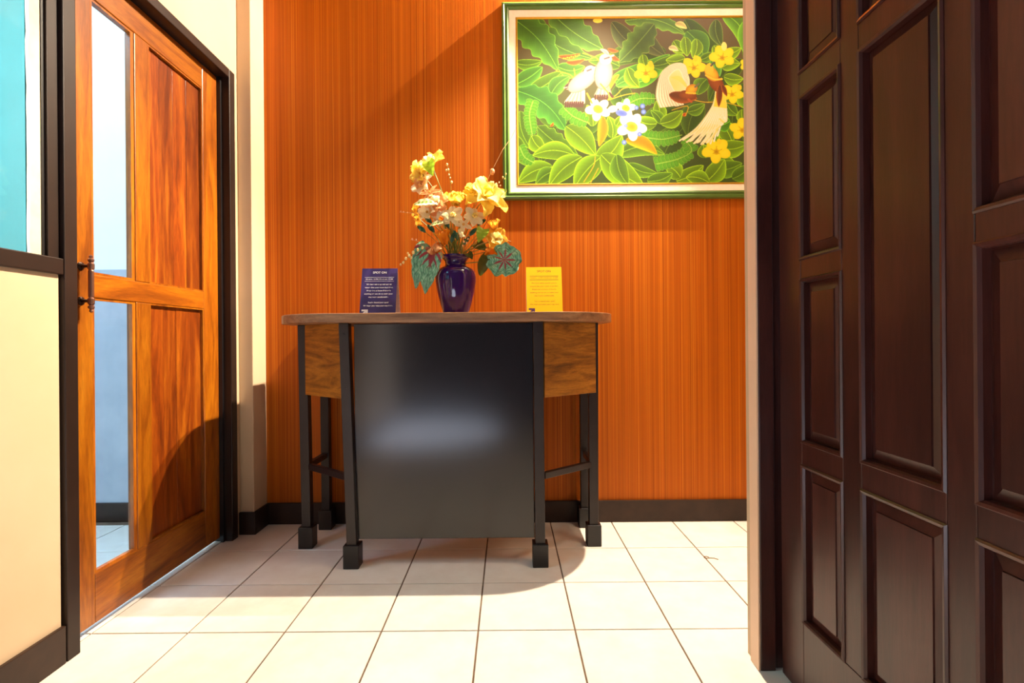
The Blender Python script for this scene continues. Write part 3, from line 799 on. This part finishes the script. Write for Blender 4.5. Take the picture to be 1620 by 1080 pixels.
# the two white birds
WH, WS = (206, 196, 178), (176, 158, 132)
tail = [(408, 462), (470, 470)]
for k in range(9):
    x = 376 + k * 11; stroke([(430 + k * 5, 455), (x + 6, 515)], 9, WS if k % 2 else WH); stroke([(x + 4, 515), (x + 1, 538)], 4.5, (92, 56, 46))
leafp(372, 440, 520, 400, 26, .0, (112, 80, 70), 1, 0, False)
for k in range(5): stroke([(370 + k * 9, 440 + k * 3), (450 + k * 8, 425)], 2.2, (92, 60, 50) if k % 2 else (206, 180, 160))
ell(466, 405, 87, 43, -.60, (130, 108, 84)); ell(466, 405, 84, 40, -.60, WH, (186, 168, 138)); ell(505, 352, 30, 26, -.5, WH); stroke([(528, 336), (548, 330)], 4, (214, 206, 190)); stroke([(492, 352), (512, 344)], 4, (96, 84, 90))
for k in range(6): stroke([(560 + k * 6, 430), (534 + k * 12, 480)], 7, WH if k % 2 else WS); stroke([(534 + k * 12, 480), (532 + k * 12, 500)], 4.5, (92, 56, 46))
stroke([(596, 430), (612, 482)], 8, WS); stroke([(606, 470), (622, 488)], 6, (92, 56, 46))
ell(576, 368, 48, 81, .12, (130, 108, 84)); ell(576, 368, 44, 78, .12, WH, (186, 168, 138)); ell(588, 292, 32, 28, 0, WH); leafp(604, 272, 560, 240, 10, .1, WH, 1, 0, False); stroke([(610, 278), (628, 272)], 4.5, (236, 214, 180)); stroke([(582, 290), (606, 282)], 4, (110, 96, 100))
stroke([(490, 470), (515, 520)], 4, (206, 160, 40)); stroke([(560, 420), (600, 470), (605, 500)], 3, (206, 176, 40))
# the two birds with long plumes
ell(940, 420, 82, 96, .15, (244, 228, 130), (250, 242, 205)); ell(952, 500, 40, 40, 0, (244, 232, 150), (250, 240, 200))
for k in range(26):
    f = k / 25; r = 1 - f * .45
    stroke([(1010 - f * 4, 455), (1000 - f * 30, 375 - 45 * r), (925 - 10 * f, 325 + 60 * f), (870 + 60 * f, 385 + 55 * f), (848 + f * 125, 480 + 30 * f), (868 + f * 120, 545 - 14 * f)], 2.6, (250, 244, 212) if k % 3 else (206, 196, 150))
for k in range(12):
    f = k / 11; stroke([(1015, 450), (985 - 10 * f, 420 - 30 * f), (960 - 30 * f, 400 - 10 * f)], 3, (246, 230, 110))
leafp(915, 480, 1060, 500, 30, .04, (150, 72, 16), 1.1, 0, False); ell(1010, 482, 46, 24, .1, (160, 78, 16), (130, 58, 12)); ell(1032, 452, 32, 24, -.5, (240, 190, 30), (206, 130, 16)); stroke([(1050, 440), (1070, 424)], 4, (110, 110, 90)); stroke([(1004, 470), (1050, 474)], 4, (250, 200, 40)); stroke([(1015, 505), (1030, 518)], 5, (190, 80, 20))
for k in range(34):
    f = k / 33; x = 985 + 205 * f; y = 740 - 40 * abs(f - .5) - (150 * max(0, f - .72) / .28 * .9)
    stroke([(1160 + 40 * f, 450 + 10 * f), (1140 + 70 * f, 540), (1060 + 150 * f ** .8, 650 - 30 * f), (x + 18 * (k % 3 - 1), y - 8 * (k % 2))], 3.6, ((250, 240, 190), (246, 228, 120), (252, 248, 226))[k % 3])
for k in range(10):
    f = k / 9; stroke([(1165 + 35 * f, 450), (1150 + 60 * f, 540 + 10 * f)], 3.5, (246, 224, 60))
ell(1158, 418, 56, 34, 1.0, (156, 76, 18), (126, 56, 12)); leafp(1178, 430, 1172, 545, 16, 0, (140, 64, 16), 1.1, 0, False); leafp(1190, 430, 1215, 490, 12, 0, (140, 64, 16), 1.1, 0, False)
ell(1136, 372, 44, 30, .9, (244, 196, 30), (206, 140, 16)); ell(1124, 348, 22, 30, .2, (246, 200, 40)); stroke([(1134, 330), (1150, 314)], 4.5, (90, 90, 80)); stroke([(1106, 380), (1150, 402), (1190, 400)], 4, (252, 206, 50))
cv = cv.reshape(GH, SS, GW, SS, 3).mean((1, 3)) / 255.0
grey = cv.mean(2, keepdims=True); cv = np.clip((grey + (cv - grey) * 0.92) * 0.90, 0, 1)
lin_ = np.where(cv <= 0.04045, cv / 12.92, ((cv + 0.055) / 1.055) ** 2.4)
# mesh grid
ax0, ax1, az0, az1 = PX0 + .078, PX1 - .078, PZ0 + .078, PZ1 - .078
X = np.linspace(ax0, ax1, GW); Z = np.linspace(az1, az0, GH)
XX, ZZ = np.meshgrid(X, Z)
mid = Vector(((ax0 + ax1) / 2, BACK - .010, az0))
co = np.stack([XX - mid.x, np.zeros_like(XX), ZZ - mid.z], -1).reshape(-1, 3)
idx = np.arange(GW * GH).reshape(GH, GW)
quads = np.stack([idx[:-1, :-1], idx[1:, :-1], idx[1:, 1:], idx[:-1, 1:]], -1).reshape(-1, 4)
me = bpy.data.meshes.new('canvas')
me.vertices.add(len(co)); me.vertices.foreach_set('co', co.ravel().astype(np.float32))
me.loops.add(quads.size); me.loops.foreach_set('vertex_index', quads.ravel().astype(np.int32))
me.polygons.add(len(quads)); me.polygons.foreach_set('loop_start', np.arange(0, quads.size, 4, dtype=np.int32))
me.update(calc_edges=True)
ca = me.color_attributes.new('paint', 'FLOAT_COLOR', 'POINT')
ca.data.foreach_set('color', np.concatenate([lin_.reshape(-1, 3), np.ones((GW * GH, 1))], 1).astype(np.float32).ravel())
k = NT('painted_canvas')
at_ = k.n('ShaderNodeAttribute', attribute_name='paint'); k.l(at_.outputs['Color'], k.b.inputs['Base Color'])
k.b.inputs['Roughness'].default_value = 0.5; k.b.inputs['Specular IOR Level'].default_value = 0.25
me.materials.append(k.m)
o = bpy.data.objects.new('canvas', me); C.objects.link(o); o.parent = pt; o.location = mid - pt.location

# ------------------------------------------------------------------ vase and flowers
VX, VY = -0.224, 2.140
vase = thing('vase', 'glossy dark purple urn shaped vase on the counter holding the flowers', 'vase', (VX, VY, TOP))
P_ = [(.050, 0), (.054, .004), (.058, .02), (.069, .06), (.080, .105), (.0865, .145), (.087, .165), (.083, .185), (.072, .200), (.055, .208), (.046, .214), (.044, .222), (.046, .232), (.053, .243), (.061, .250),
      (.062, .254), (.058, .255), (.050, .247), (.040, .230), (.038, .218)]
bm = bmesh.new(); lathe(bm, [(r_, TOP + z_) for r_, z_ in P_], VX, VY, 40)
obj('body', bm, M['vase'], vase, smooth=True)
bm = bmesh.new(); lathe(bm, [(.0605, TOP + .2535), (.0625, TOP + .2550), (.0615, TOP + .2570), (.057, TOP + .2555)], VX, VY, 40)
obj('rim', bm, M['vase'], vase, smooth=True)

S = 0.00272     # metres per unit of the flower plan below: x right of the vase's middle, h above the counter


def fp(x, h, d=0.0): return Vector((VX + x * S, VY + d, TOP + h * S))


def petal_mesh(L, Wd, curl, cup, ruf, mat, pointed=0.6):
    bm = bmesh.new(); nt, ns = 11, 9; g = []
    for i in range(nt):
        t = i / (nt - 1); w = Wd / 2 * (math.sin(PI * min(t * .86 + .09, 1)) ** pointed) * (1 if t < 1 else .6) * (1 + ruf * .8 * math.sin(t * 23)); row = []
        for j in range(ns):
            s = j / (ns - 1) * 2 - 1
            row.append(bm.verts.new((L * t * math.cos(curl * t * .5), w * s, -L * t * math.sin(curl * t * .5) - ruf * .35 * L * math.cos(s * 11) * t + cup * L * s * s * t + ruf * L * math.sin(s * 5 + t * 7) * t)))
        g.append(row)
    for i in range(nt - 1):
        for j in range(ns - 1): bm.faces.new((g[i][j], g[i + 1][j], g[i + 1][j + 1], g[i][j + 1])).smooth = True
    me = bpy.data.meshes.new('petal'); bm.to_mesh(me); bm.free(); me.materials.append(mat); return me


def leaf_mesh(L, Wd, mat, fold=0.25, droop=0.6, heart=True, ruf=0.05, teeth=0.0):
    bm = bmesh.new(); uv = bm.loops.layers.uv.new('UVMap'); nt, ns = 15, 7; g = []
    for i in range(nt):
        t = i / (nt - 1)
        w = Wd / 2 * ((math.sin(PI * (t * .9 + .1) ** .55)) ** .8 if heart else math.sin(PI * (t * .94 + .03)) ** .8) * (1 + teeth * (i % 2))
        row = []
        for j in range(ns):
            s = j / (ns - 1) * 2 - 1
            back = -.12 * L * abs(s) ** 1.5 * (1 - t) ** 3 if heart else 0
            row.append((bm.verts.new((L * t * math.cos(droop * t * .5) + back, max(w, .0006) * s, -L * t * math.sin(droop * t * .5) + fold * abs(s) * w + ruf * Wd * math.sin(t * 22 + s * 2) * abs(s))), (t, s)))
        g.append(row)
    for i in range(nt - 1):
        for j in range(ns - 1):
            q = (g[i][j], g[i + 1][j], g[i + 1][j + 1], g[i][j + 1])
            f = bm.faces.new([v for v, _ in q]); f.smooth = True
            for lp, (_, c) in zip(f.loops, q): lp[uv].uv = c
    me = bpy.data.meshes.new('leaf_blade'); bm.to_mesh(me); bm.free(); me.materials.append(mat); return me


def orient(axis, roll=0.0):
    """rotation that turns local +Z to axis"""
    return Vector(axis).normalized().to_track_quat('Z', 'Y').to_matrix().to_4x4() @ Matrix.Rotation(roll, 4, 'Z')


def put(name, me, parent, mat4):
    o = bpy.data.objects.new(name, me); C.objects.link(o); o.parent = parent; o.matrix_local = mat4; return o


def stem_path(a, b, sag=0.25, n=7):
    a, b = Vector(a), Vector(b); c = Vector((a.x + (b.x - a.x) * sag, a.y + (b.y - a.y) * sag, a.z + (b.z - a.z) * .62))
    return [a * (1 - t) ** 2 + c * 2 * t * (1 - t) + b * t * t for t in [i / (n - 1) for i in range(n)]]


nfoot = [0]


def foot():
    nfoot[0] += 1; a = nfoot[0] * 2.4; r_ = .012 + .018 * ((nfoot[0] * 37 % 10) / 10)
    return Vector((VX + r_ * math.cos(a), VY + r_ * math.sin(a), TOP + .222))


def stem(t, b, rad=.0017, sag=.25, mat='stem', n=7):
    a = t.location
    bm = bmesh.new(); tube(bm, [p - a for p in stem_path(a, b, sag, n)], [rad * 1.2] * 2 + [rad] * (n - 2), 6)
    return obj('stem', bm, M[mat], t, local=True)


petals_cache = {}


def flower(label, x, h, d, face, layers, centre='anther', cr=.006, rad=.0017, sag=.25, name='flower', cat='flower', group=None, seed=0):
    """layers: (count, length, width, elevation, curl, cup, ruffle, material)"""
    rr = random.Random(seed + x * 7 + h)
    t = thing(name, label, cat, foot(), group); head = fp(x, h, d)
    ax = Vector(face).normalized()
    stem(t, head - ax * .006, rad, sag)
    base = Matrix.Translation(head - t.location) @ orient(ax, rr.uniform(0, 6))
    for li, (n, L, Wd, el, curl, cup, ruf, mat) in enumerate(layers):
        L, Wd = L * 1.32, Wd * 1.38
        key = (L, Wd, curl, cup, ruf, mat)
        if key not in petals_cache: petals_cache[key] = petal_mesh(L, Wd, curl, cup, ruf, M[mat])
        for q in range(n):
            az = 2 * PI * q / n + li * .5 + rr.uniform(-.15, .15); sc = rr.uniform(.88, 1.1)
            put('petal', petals_cache[key], t, base @ Matrix.Rotation(az, 4, 'Z') @ Matrix.Rotation(-(el + rr.uniform(-.12, .12)), 4, 'Y') @ Matrix.Rotation(rr.uniform(-.2, .2), 4, 'X') @ Matrix.Scale(sc, 4))
    if centre:
        bm = bmesh.new()
        for q in range(5):
            a = q * 1.256; blob(bm, (cr * .6 * math.cos(a), cr * .6 * math.sin(a), .006), cr * .42, 1, 1, 1.6)
        c = obj('stamens', bm, M[centre], t, local=True); c.matrix_local = base
    return t


def leaf(label, x, h, d, direction, normal, me, name='leaf', cat='leaf', group=None, rad=.0014, sag=.3, mat='stem'):
    t = thing(name, label, cat, foot(), group); p = fp(x, h, d); stem(t, p, rad, sag, mat)
    dx = Vector(direction).normalized(); nz = Vector(normal); nz = (nz - dx * nz.dot(dx)).normalized(); dy = nz.cross(dx)
    m = Matrix((dx, dy, nz)).transposed().to_4x4()
    put('leaf_blade', me, t, Matrix.Translation(p - t.location) @ m); return t


def sprig(label, pts, buds, mat='twig', bmat='bud', rad=.0011, name='sprig', group=None):
    """thin branch through pts with a bud at each (x, h, r)"""
    t = thing(name, label, 'sprig', foot(), group)
    wp = [t.location.copy()] + [fp(*p) for p in pts]
    bm = bmesh.new(); tube(bm, [p - t.location for p in wp], rad, 5); obj('stem', bm, M[mat], t, local=True)
    for (x, h, r_) in buds:
        bm = bmesh.new(); blob(bm, (0, 0, 0), r_, 1, 1, 1.35, 2); b = obj('bud', bm, M[bmat], t, local=True, smooth=True); b.location = fp(x, h, pts[-1][2] if len(pts[-1]) > 2 else 0) - t.location
    return t


# big blooms
flower('tall yellow bloom at the top left of the bouquet', -36, 236, -.01, (-.5, -.7, .5), [(6, .058, .042, .35, .5, .25, .06, 'p_yellow'), (5, .040, .032, .8, .3, .3, .06, 'p_pale')], sag=.1)
flower('ruffled yellow bloom hanging left beside the tall yellow one', -52, 222, -.03, (-.75, -.6, -.1), [(6, .044, .036, .45, .4, .3, .07, 'p_yellow')], sag=.1)
flower('peach and cream bloom under the tall yellow bloom', -48, 204, -.03, (-.6, -.8, .3), [(6, .042, .028, .3, .5, .2, .05, 'p_cream'), (5, .030, .024, .7, .4, .3, .06, 'p_peach')], sag=.1)
flower('pale pink star flower below the tall left blooms', -38, 190, -.04, (-.2, -.9, .35), [(6, .036, .013, .15, .5, .1, .03, 'p_peach')], sag=.15)
flower('peach pink blossom left of the middle of the bouquet', -26, 172, -.06, (-.2, -.9, .4), [(6, .040, .034, .3, .4, .2, .05, 'p_peach'), (4, .026, .024, .8, .3, .3, .05, 'p_cream')])
flower('second peach blossom below the pale leaf on the left', -22, 156, -.065, (-.1, -1, .1), [(5, .032, .028, .35, .4, .2, .05, 'p_peach')])
flower('upright yellow bloom in the middle of the bouquet', 2, 172, -.02, (.1, -.5, .85), [(6, .050, .034, .85, .5, .35, .05, 'p_yellow'), (4, .040, .030, 1.2, .3, .35, .05, 'p_gold')])
flower('large yellow ruffled bloom on the right of the bouquet', 48, 186, -.02, (.35, -.75, .5), [(6, .082, .046, .15, .55, .22, .06, 'p_yellow'), (6, .060, .044, .55, .4, .3, .07, 'p_pale'), (5, .040, .032, .95, .3, .35, .07, 'p_yellow')], sag=.1, rad=.0022)
flower('small yellow bloom left of the large right bloom', 26, 188, -.02, (-.1, -.8, .6), [(5, .036, .028, .5, .4, .3, .06, 'p_yellow')])
flower('cream flower on the left side of the bouquet', -40, 158, -.06, (-.4, -.9, .2), [(6, .034, .026, .4, .4, .25, .05, 'p_cream')])
flower('white star flower in the middle with a pale yellow cup', 0, 150, -.075, (0, -.95, .3), [(6, .036, .024, .2, .4, .15, .03, 'p_cream'), (5, .018, .018, 1.1, .2, .4, .03, 'p_pale')])
flower('small white flower left of the middle star flower', -17, 145, -.075, (-.2, -.95, .15), [(5, .028, .020, .3, .4, .2, .03, 'p_cream'), (4, .016, .016, 1.1, .2, .4, .03, 'p_orange')])
flower('white star flower right of the middle', 31, 150, -.06, (.3, -.9, .3), [(6, .036, .024, .25, .4, .15, .03, 'p_cream'), (5, .018, .018, 1.1, .2, .4, .03, 'p_pale')])
flower('pale spray flower low in the middle right', 15, 138, -.07, (.2, -.95, 0), [(5, .030, .014, .1, .3, .1, .03, 'p_cream')])
flower('white drooping lily bud near the middle', 9, 130, -.08, (.35, -.6, -.8), [(4, .034, .014, 1.25, .1, .3, .02, 'p_cream')], centre=None)
flower('small golden flower at the far left, upper one', -60, 164, -.03, (-.8, -.6, .1), [(5, .024, .020, .35, .4, .2, .05, 'p_gold')])
flower('small golden flower at the far left, lower one', -55, 149, -.04, (-.7, -.7, -.2), [(5, .024, .018, .35, .4, .2, .05, 'p_gold')])
flower('orange tulip shaped flower just above the vase', -14, 108, -.06, (-.1, -.3, .95), [(5, .046, .030, 1.15, .3, .35, .03, 'p_orange')], centre=None)
flower('drooping peach orange flower at the vase rim', -23, 110, -.065, (-.2, -.4, -.85), [(5, .044, .030, 1.05, .3, .35, .04, 'p_peach'), (3, .030, .024, 1.1, .2, .3, .03, 'p_orange')], centre=None)
flower('golden orange ruffled flower above the round begonia leaf', 65, 116, -.05, (.25, -.95, .2), [(6, .042, .034, .25, .4, .25, .07, 'p_gold'), (5, .028, .026, .7, .3, .3, .08, 'p_pale')], sag=.15)
flower('orange half open flower on the far right', 61, 132, -.04, (.1, -.4, .9), [(5, .036, .024, 1.05, .4, .35, .05, 'p_gold')], centre=None, sag=.15)
flower('pale orange drooping flower left of the round begonia leaf', 57, 104, -.05, (-.1, -.5, -.8), [(5, .032, .024, .9, .3, .3, .05, 'p_orange')], centre=None, sag=.15)

# leaves
lime = leaf_mesh(.062, .052, M['leaf_lime']); var = leaf_mesh(.085, .040, M['variegated'], heart=False)
olive = leaf_mesh(.105, .050, M['leaf_olive'], heart=False, droop=.4); small = leaf_mesh(.045, .020, M['leaf_dark'], heart=False)
beg = leaf_mesh(.185, .115, M['begonia'], droop=.5, teeth=.05, ruf=.05); beg2 = leaf_mesh(.165, .092, M['begonia'], droop=.3, teeth=.05, ruf=.05)
leaf('lime green heart leaf on the tall yellow bloom', -38, 234, -.075, (.25, -.25, -.8), (-.1, -.95, .1), lime, sag=.1)
leaf('green and cream variegated leaf on the left side', -28, 170, -.085, (-.95, -.2, .1), (0, -.8, .5), var)
leaf('pale leaf under the cream flower on the left', -14, 140, -.09, (-.95, -.2, -.05), (0, -.7, .6), leaf_mesh(.06, .026, M['variegated'], heart=False))
leaf('bright lime heart leaf right of the stems', 46, 131, -.07, (-.3, -.35, -.75), (.1, -.9, .3), lime)
leaf('olive leaf behind the bright lime leaf', 34, 112, -.02, (.6, -.3, -.35), (0, -.9, .3), leaf_mesh(.055, .05, M['leaf_olive']))
leaf('olive leaf hanging right of the vase', 50, 98, -.04, (-.25, -.2, -1), (.2, -.95, 0), olive)
leaf('small olive leaf resting by the right side of the rim', 20, 96, -.04, (.5, -.5, -.45), (0, -.7, .6), leaf_mesh(.04, .036, M['leaf_olive']))
leaf('broad begonia leaf hanging left of the vase', -38, 106, -.03, (-.35, -.25, -.75), (-.25, -.9, .3), beg, sag=.5)
leaf('pointed begonia leaf hanging lowest left of the vase', -33, 92, -.07, (-.22, -.1, -1), (-.1, -1, .1), beg2, sag=.6)
leaf('dark leaf curling out above the left begonia leaves', -36, 104, -.06, (-.8, -.2, .35), (0, -.6, .7), leaf_mesh(.05, .028, M['begonia'], heart=False))
for i, (x, h, dx) in enumerate([(14, 108, .5), (6, 116, -.3), (-4, 112, .2), (-30, 128, -.6), (24, 122, .6), (-44, 128, -.8), (-34, 142, -.7), (18, 152, .8), (36, 138, .9), (-8, 134, -.3)]):
    leaf('small narrow green leaf among the flower stems', x, h, -.05, (dx, -.3, .7), (0, -.9, .2), small, group='small green leaves among the stems', rad=.0011)

# the round begonia leaf
t = thing('leaf', 'round ruffled begonia leaf with red veins right of the vase', 'leaf', foot()); p = fp(77, 84, -.06); stem(t, p + Vector((-.004, .006, 0)), .002, .5)
bm = bmesh.new(); uv = bm.loops.layers.uv.new('UVMap'); NR, NA = 7, 54; rows = []
for i in range(NR + 1):
    f = i / NR; row = []
    for q in range(NA + 1):
        a = q / NA * 2 * PI; rad_ = .071 * (1 + .045 * math.cos(9 * a) + .06 * math.sin(2 * a + 1) + .05 * math.sin(5 * a) + .03 * math.sin(13 * a + 2)) * (1 - .35 * math.exp(-((a - PI * .83) / .22) ** 2)) * f
        row.append((bm.verts.new((rad_ * math.cos(a), rad_ * math.sin(a), (.011 * math.cos(9 * a) + .006 * math.sin(4 * a)) * f * f + .012 * f * f - .004)), (f, q / NA)))
    rows.append(row)
for i in range(NR):
    for q in range(NA):
        c4 = (rows[i][q], rows[i + 1][q], rows[i + 1][q + 1], rows[i][q + 1])
        try: fc = bm.faces.new([v for v, _ in c4])
        except ValueError: continue
        fc.smooth = True
        for lp, (_, u) in zip(fc.loops, c4): lp[uv].uv = u
b = obj('leaf_blade', bm, M['begonia_round'], t, local=True)
b.matrix_local = Matrix.Translation(p - t.location) @ Matrix(((1, 0, 0), (0, 0, -1), (0, 1, 0))).to_4x4() @ Matrix.Rotation(.25, 4, 'X') @ Matrix.Rotation(-.2, 4, 'Y')

# twigs and bud sprigs
sprig('long bare twig leaning right across the painting corner', [(30, 170, 0), (48, 206, -.01), (62, 234, -.01), (76, 262, 0), (90, 284, .02), (96, 298, .03)], [(59, 231, .011)], rad=.0014)
sprig('short twig with pale buds in front of the frame corner', [(34, 160, -.02), (62, 200, -.02), (80, 218, -.02)], [(70, 208, .003), (76, 216, .0035), (81, 221, .0035), (79, 214, .003), (72, 203, .003)], 'stem', 'bud_pale', .0009)
sprig('upright sprig with green white buds in the middle', [(-6, 160, -.01), (-6, 200, -.01), (-9, 228, -.01), (-12, 240, -.01)], [(-12, 238, .0045), (-10, 230, .004), (-13, 229, .004), (-9, 222, .0035), (-5, 210, .005), (-7, 217, .003)], 'stem', 'bud_pale', .0009)
sprig('thin twig pointing left beside the golden flowers', [(-30, 140, -.04), (-62, 158, -.05), (-84, 160, -.05)], [(-78, 160, .003), (-72, 159, .0025), (-82, 161, .0022)], 'twig', 'bud', .001)
sprig('low twig with two pink buds left of the bouquet', [(-28, 104, -.05), (-50, 112, -.06), (-66, 117, -.06)], [(-64, 117, .004), (-58, 116, .0035)], 'twig', 'bud', .0009)
sprig('drooping spray of pale buds over the left begonia leaves', [(-28, 102, -.06), (-48, 100, -.09), (-64, 90, -.10), (-78, 78, -.10)], [(-46, 101, .005), (-53, 98, .0055), (-60, 94, .006), (-66, 89, .006), (-71, 85, .0055), (-75, 79, .005), (-63, 86, .005), (-79, 76, .004), (-68, 93, .004)], 'stem', 'bud_pale', .001)
sprig('thin yellow twig pointing right above the round leaf', [(36, 108, -.04), (62, 118, -.05), (82, 115, -.05), (88, 113, -.05)], [(74, 121, .004), (78, 121, .0035)], 'twig', 'bud', .0012)
sprig('little spray of pink buds in front of the stems', [(8, 100, -.06), (16, 110, -.07), (20, 116, -.07)], [(16, 112, .004), (20, 110, .004), (22, 116, .0035), (18, 118, .0035), (14, 106, .0035)], 'stem', 'bud', .0009)
sprig('dark curled twig under the large right bloom', [(40, 130, 0), (50, 150, .01), (55, 166, .01), (56, 180, .0)], [], 'leaf_dark', 'bud', .0011)
for (x, h) in ((-10, 150), (-2, 152), (5, 160), (12, 150), (18, 158), (24, 168), (-16, 146), (-24, 150), (30, 172), (38, 182), (8, 186), (-30, 150), (-5, 140), (21, 140), (-20, 134), (14, 135)):
    t = thing('grass_blade', 'thin green grass stem rising out of the vase', 'stem', foot(), 'thin green grass stems in the vase')
    bm = bmesh.new(); e = fp(x, h, random.uniform(-.06, .01)); tube(bm, [p - t.location for p in stem_path(t.location, e, .3)], [.0016, .0016, .0015, .0014, .0012, .001, .0005], 5)
    obj('blade', bm, M['stem'], t, local=True)

# ------------------------------------------------------------------ small thing on the floor
bm = bmesh.new(); pts = []
for k in range(13): a = k / 12 * 5.4; pts.append((0.805 + .010 * math.cos(a), 2.036 + .008 * math.sin(a), .0015 + .0012 * (k % 2)))
pts += [(.82, 2.03, .002), (.834, 2.028, .0015), (.846, 2.016, .0015)]
tube(bm, pts, .0014, 5)
tag(obj('wire_scrap', bm, M['wire'], None), 'small curled brown wire scrap lying on the bright floor tiles', 'wire')
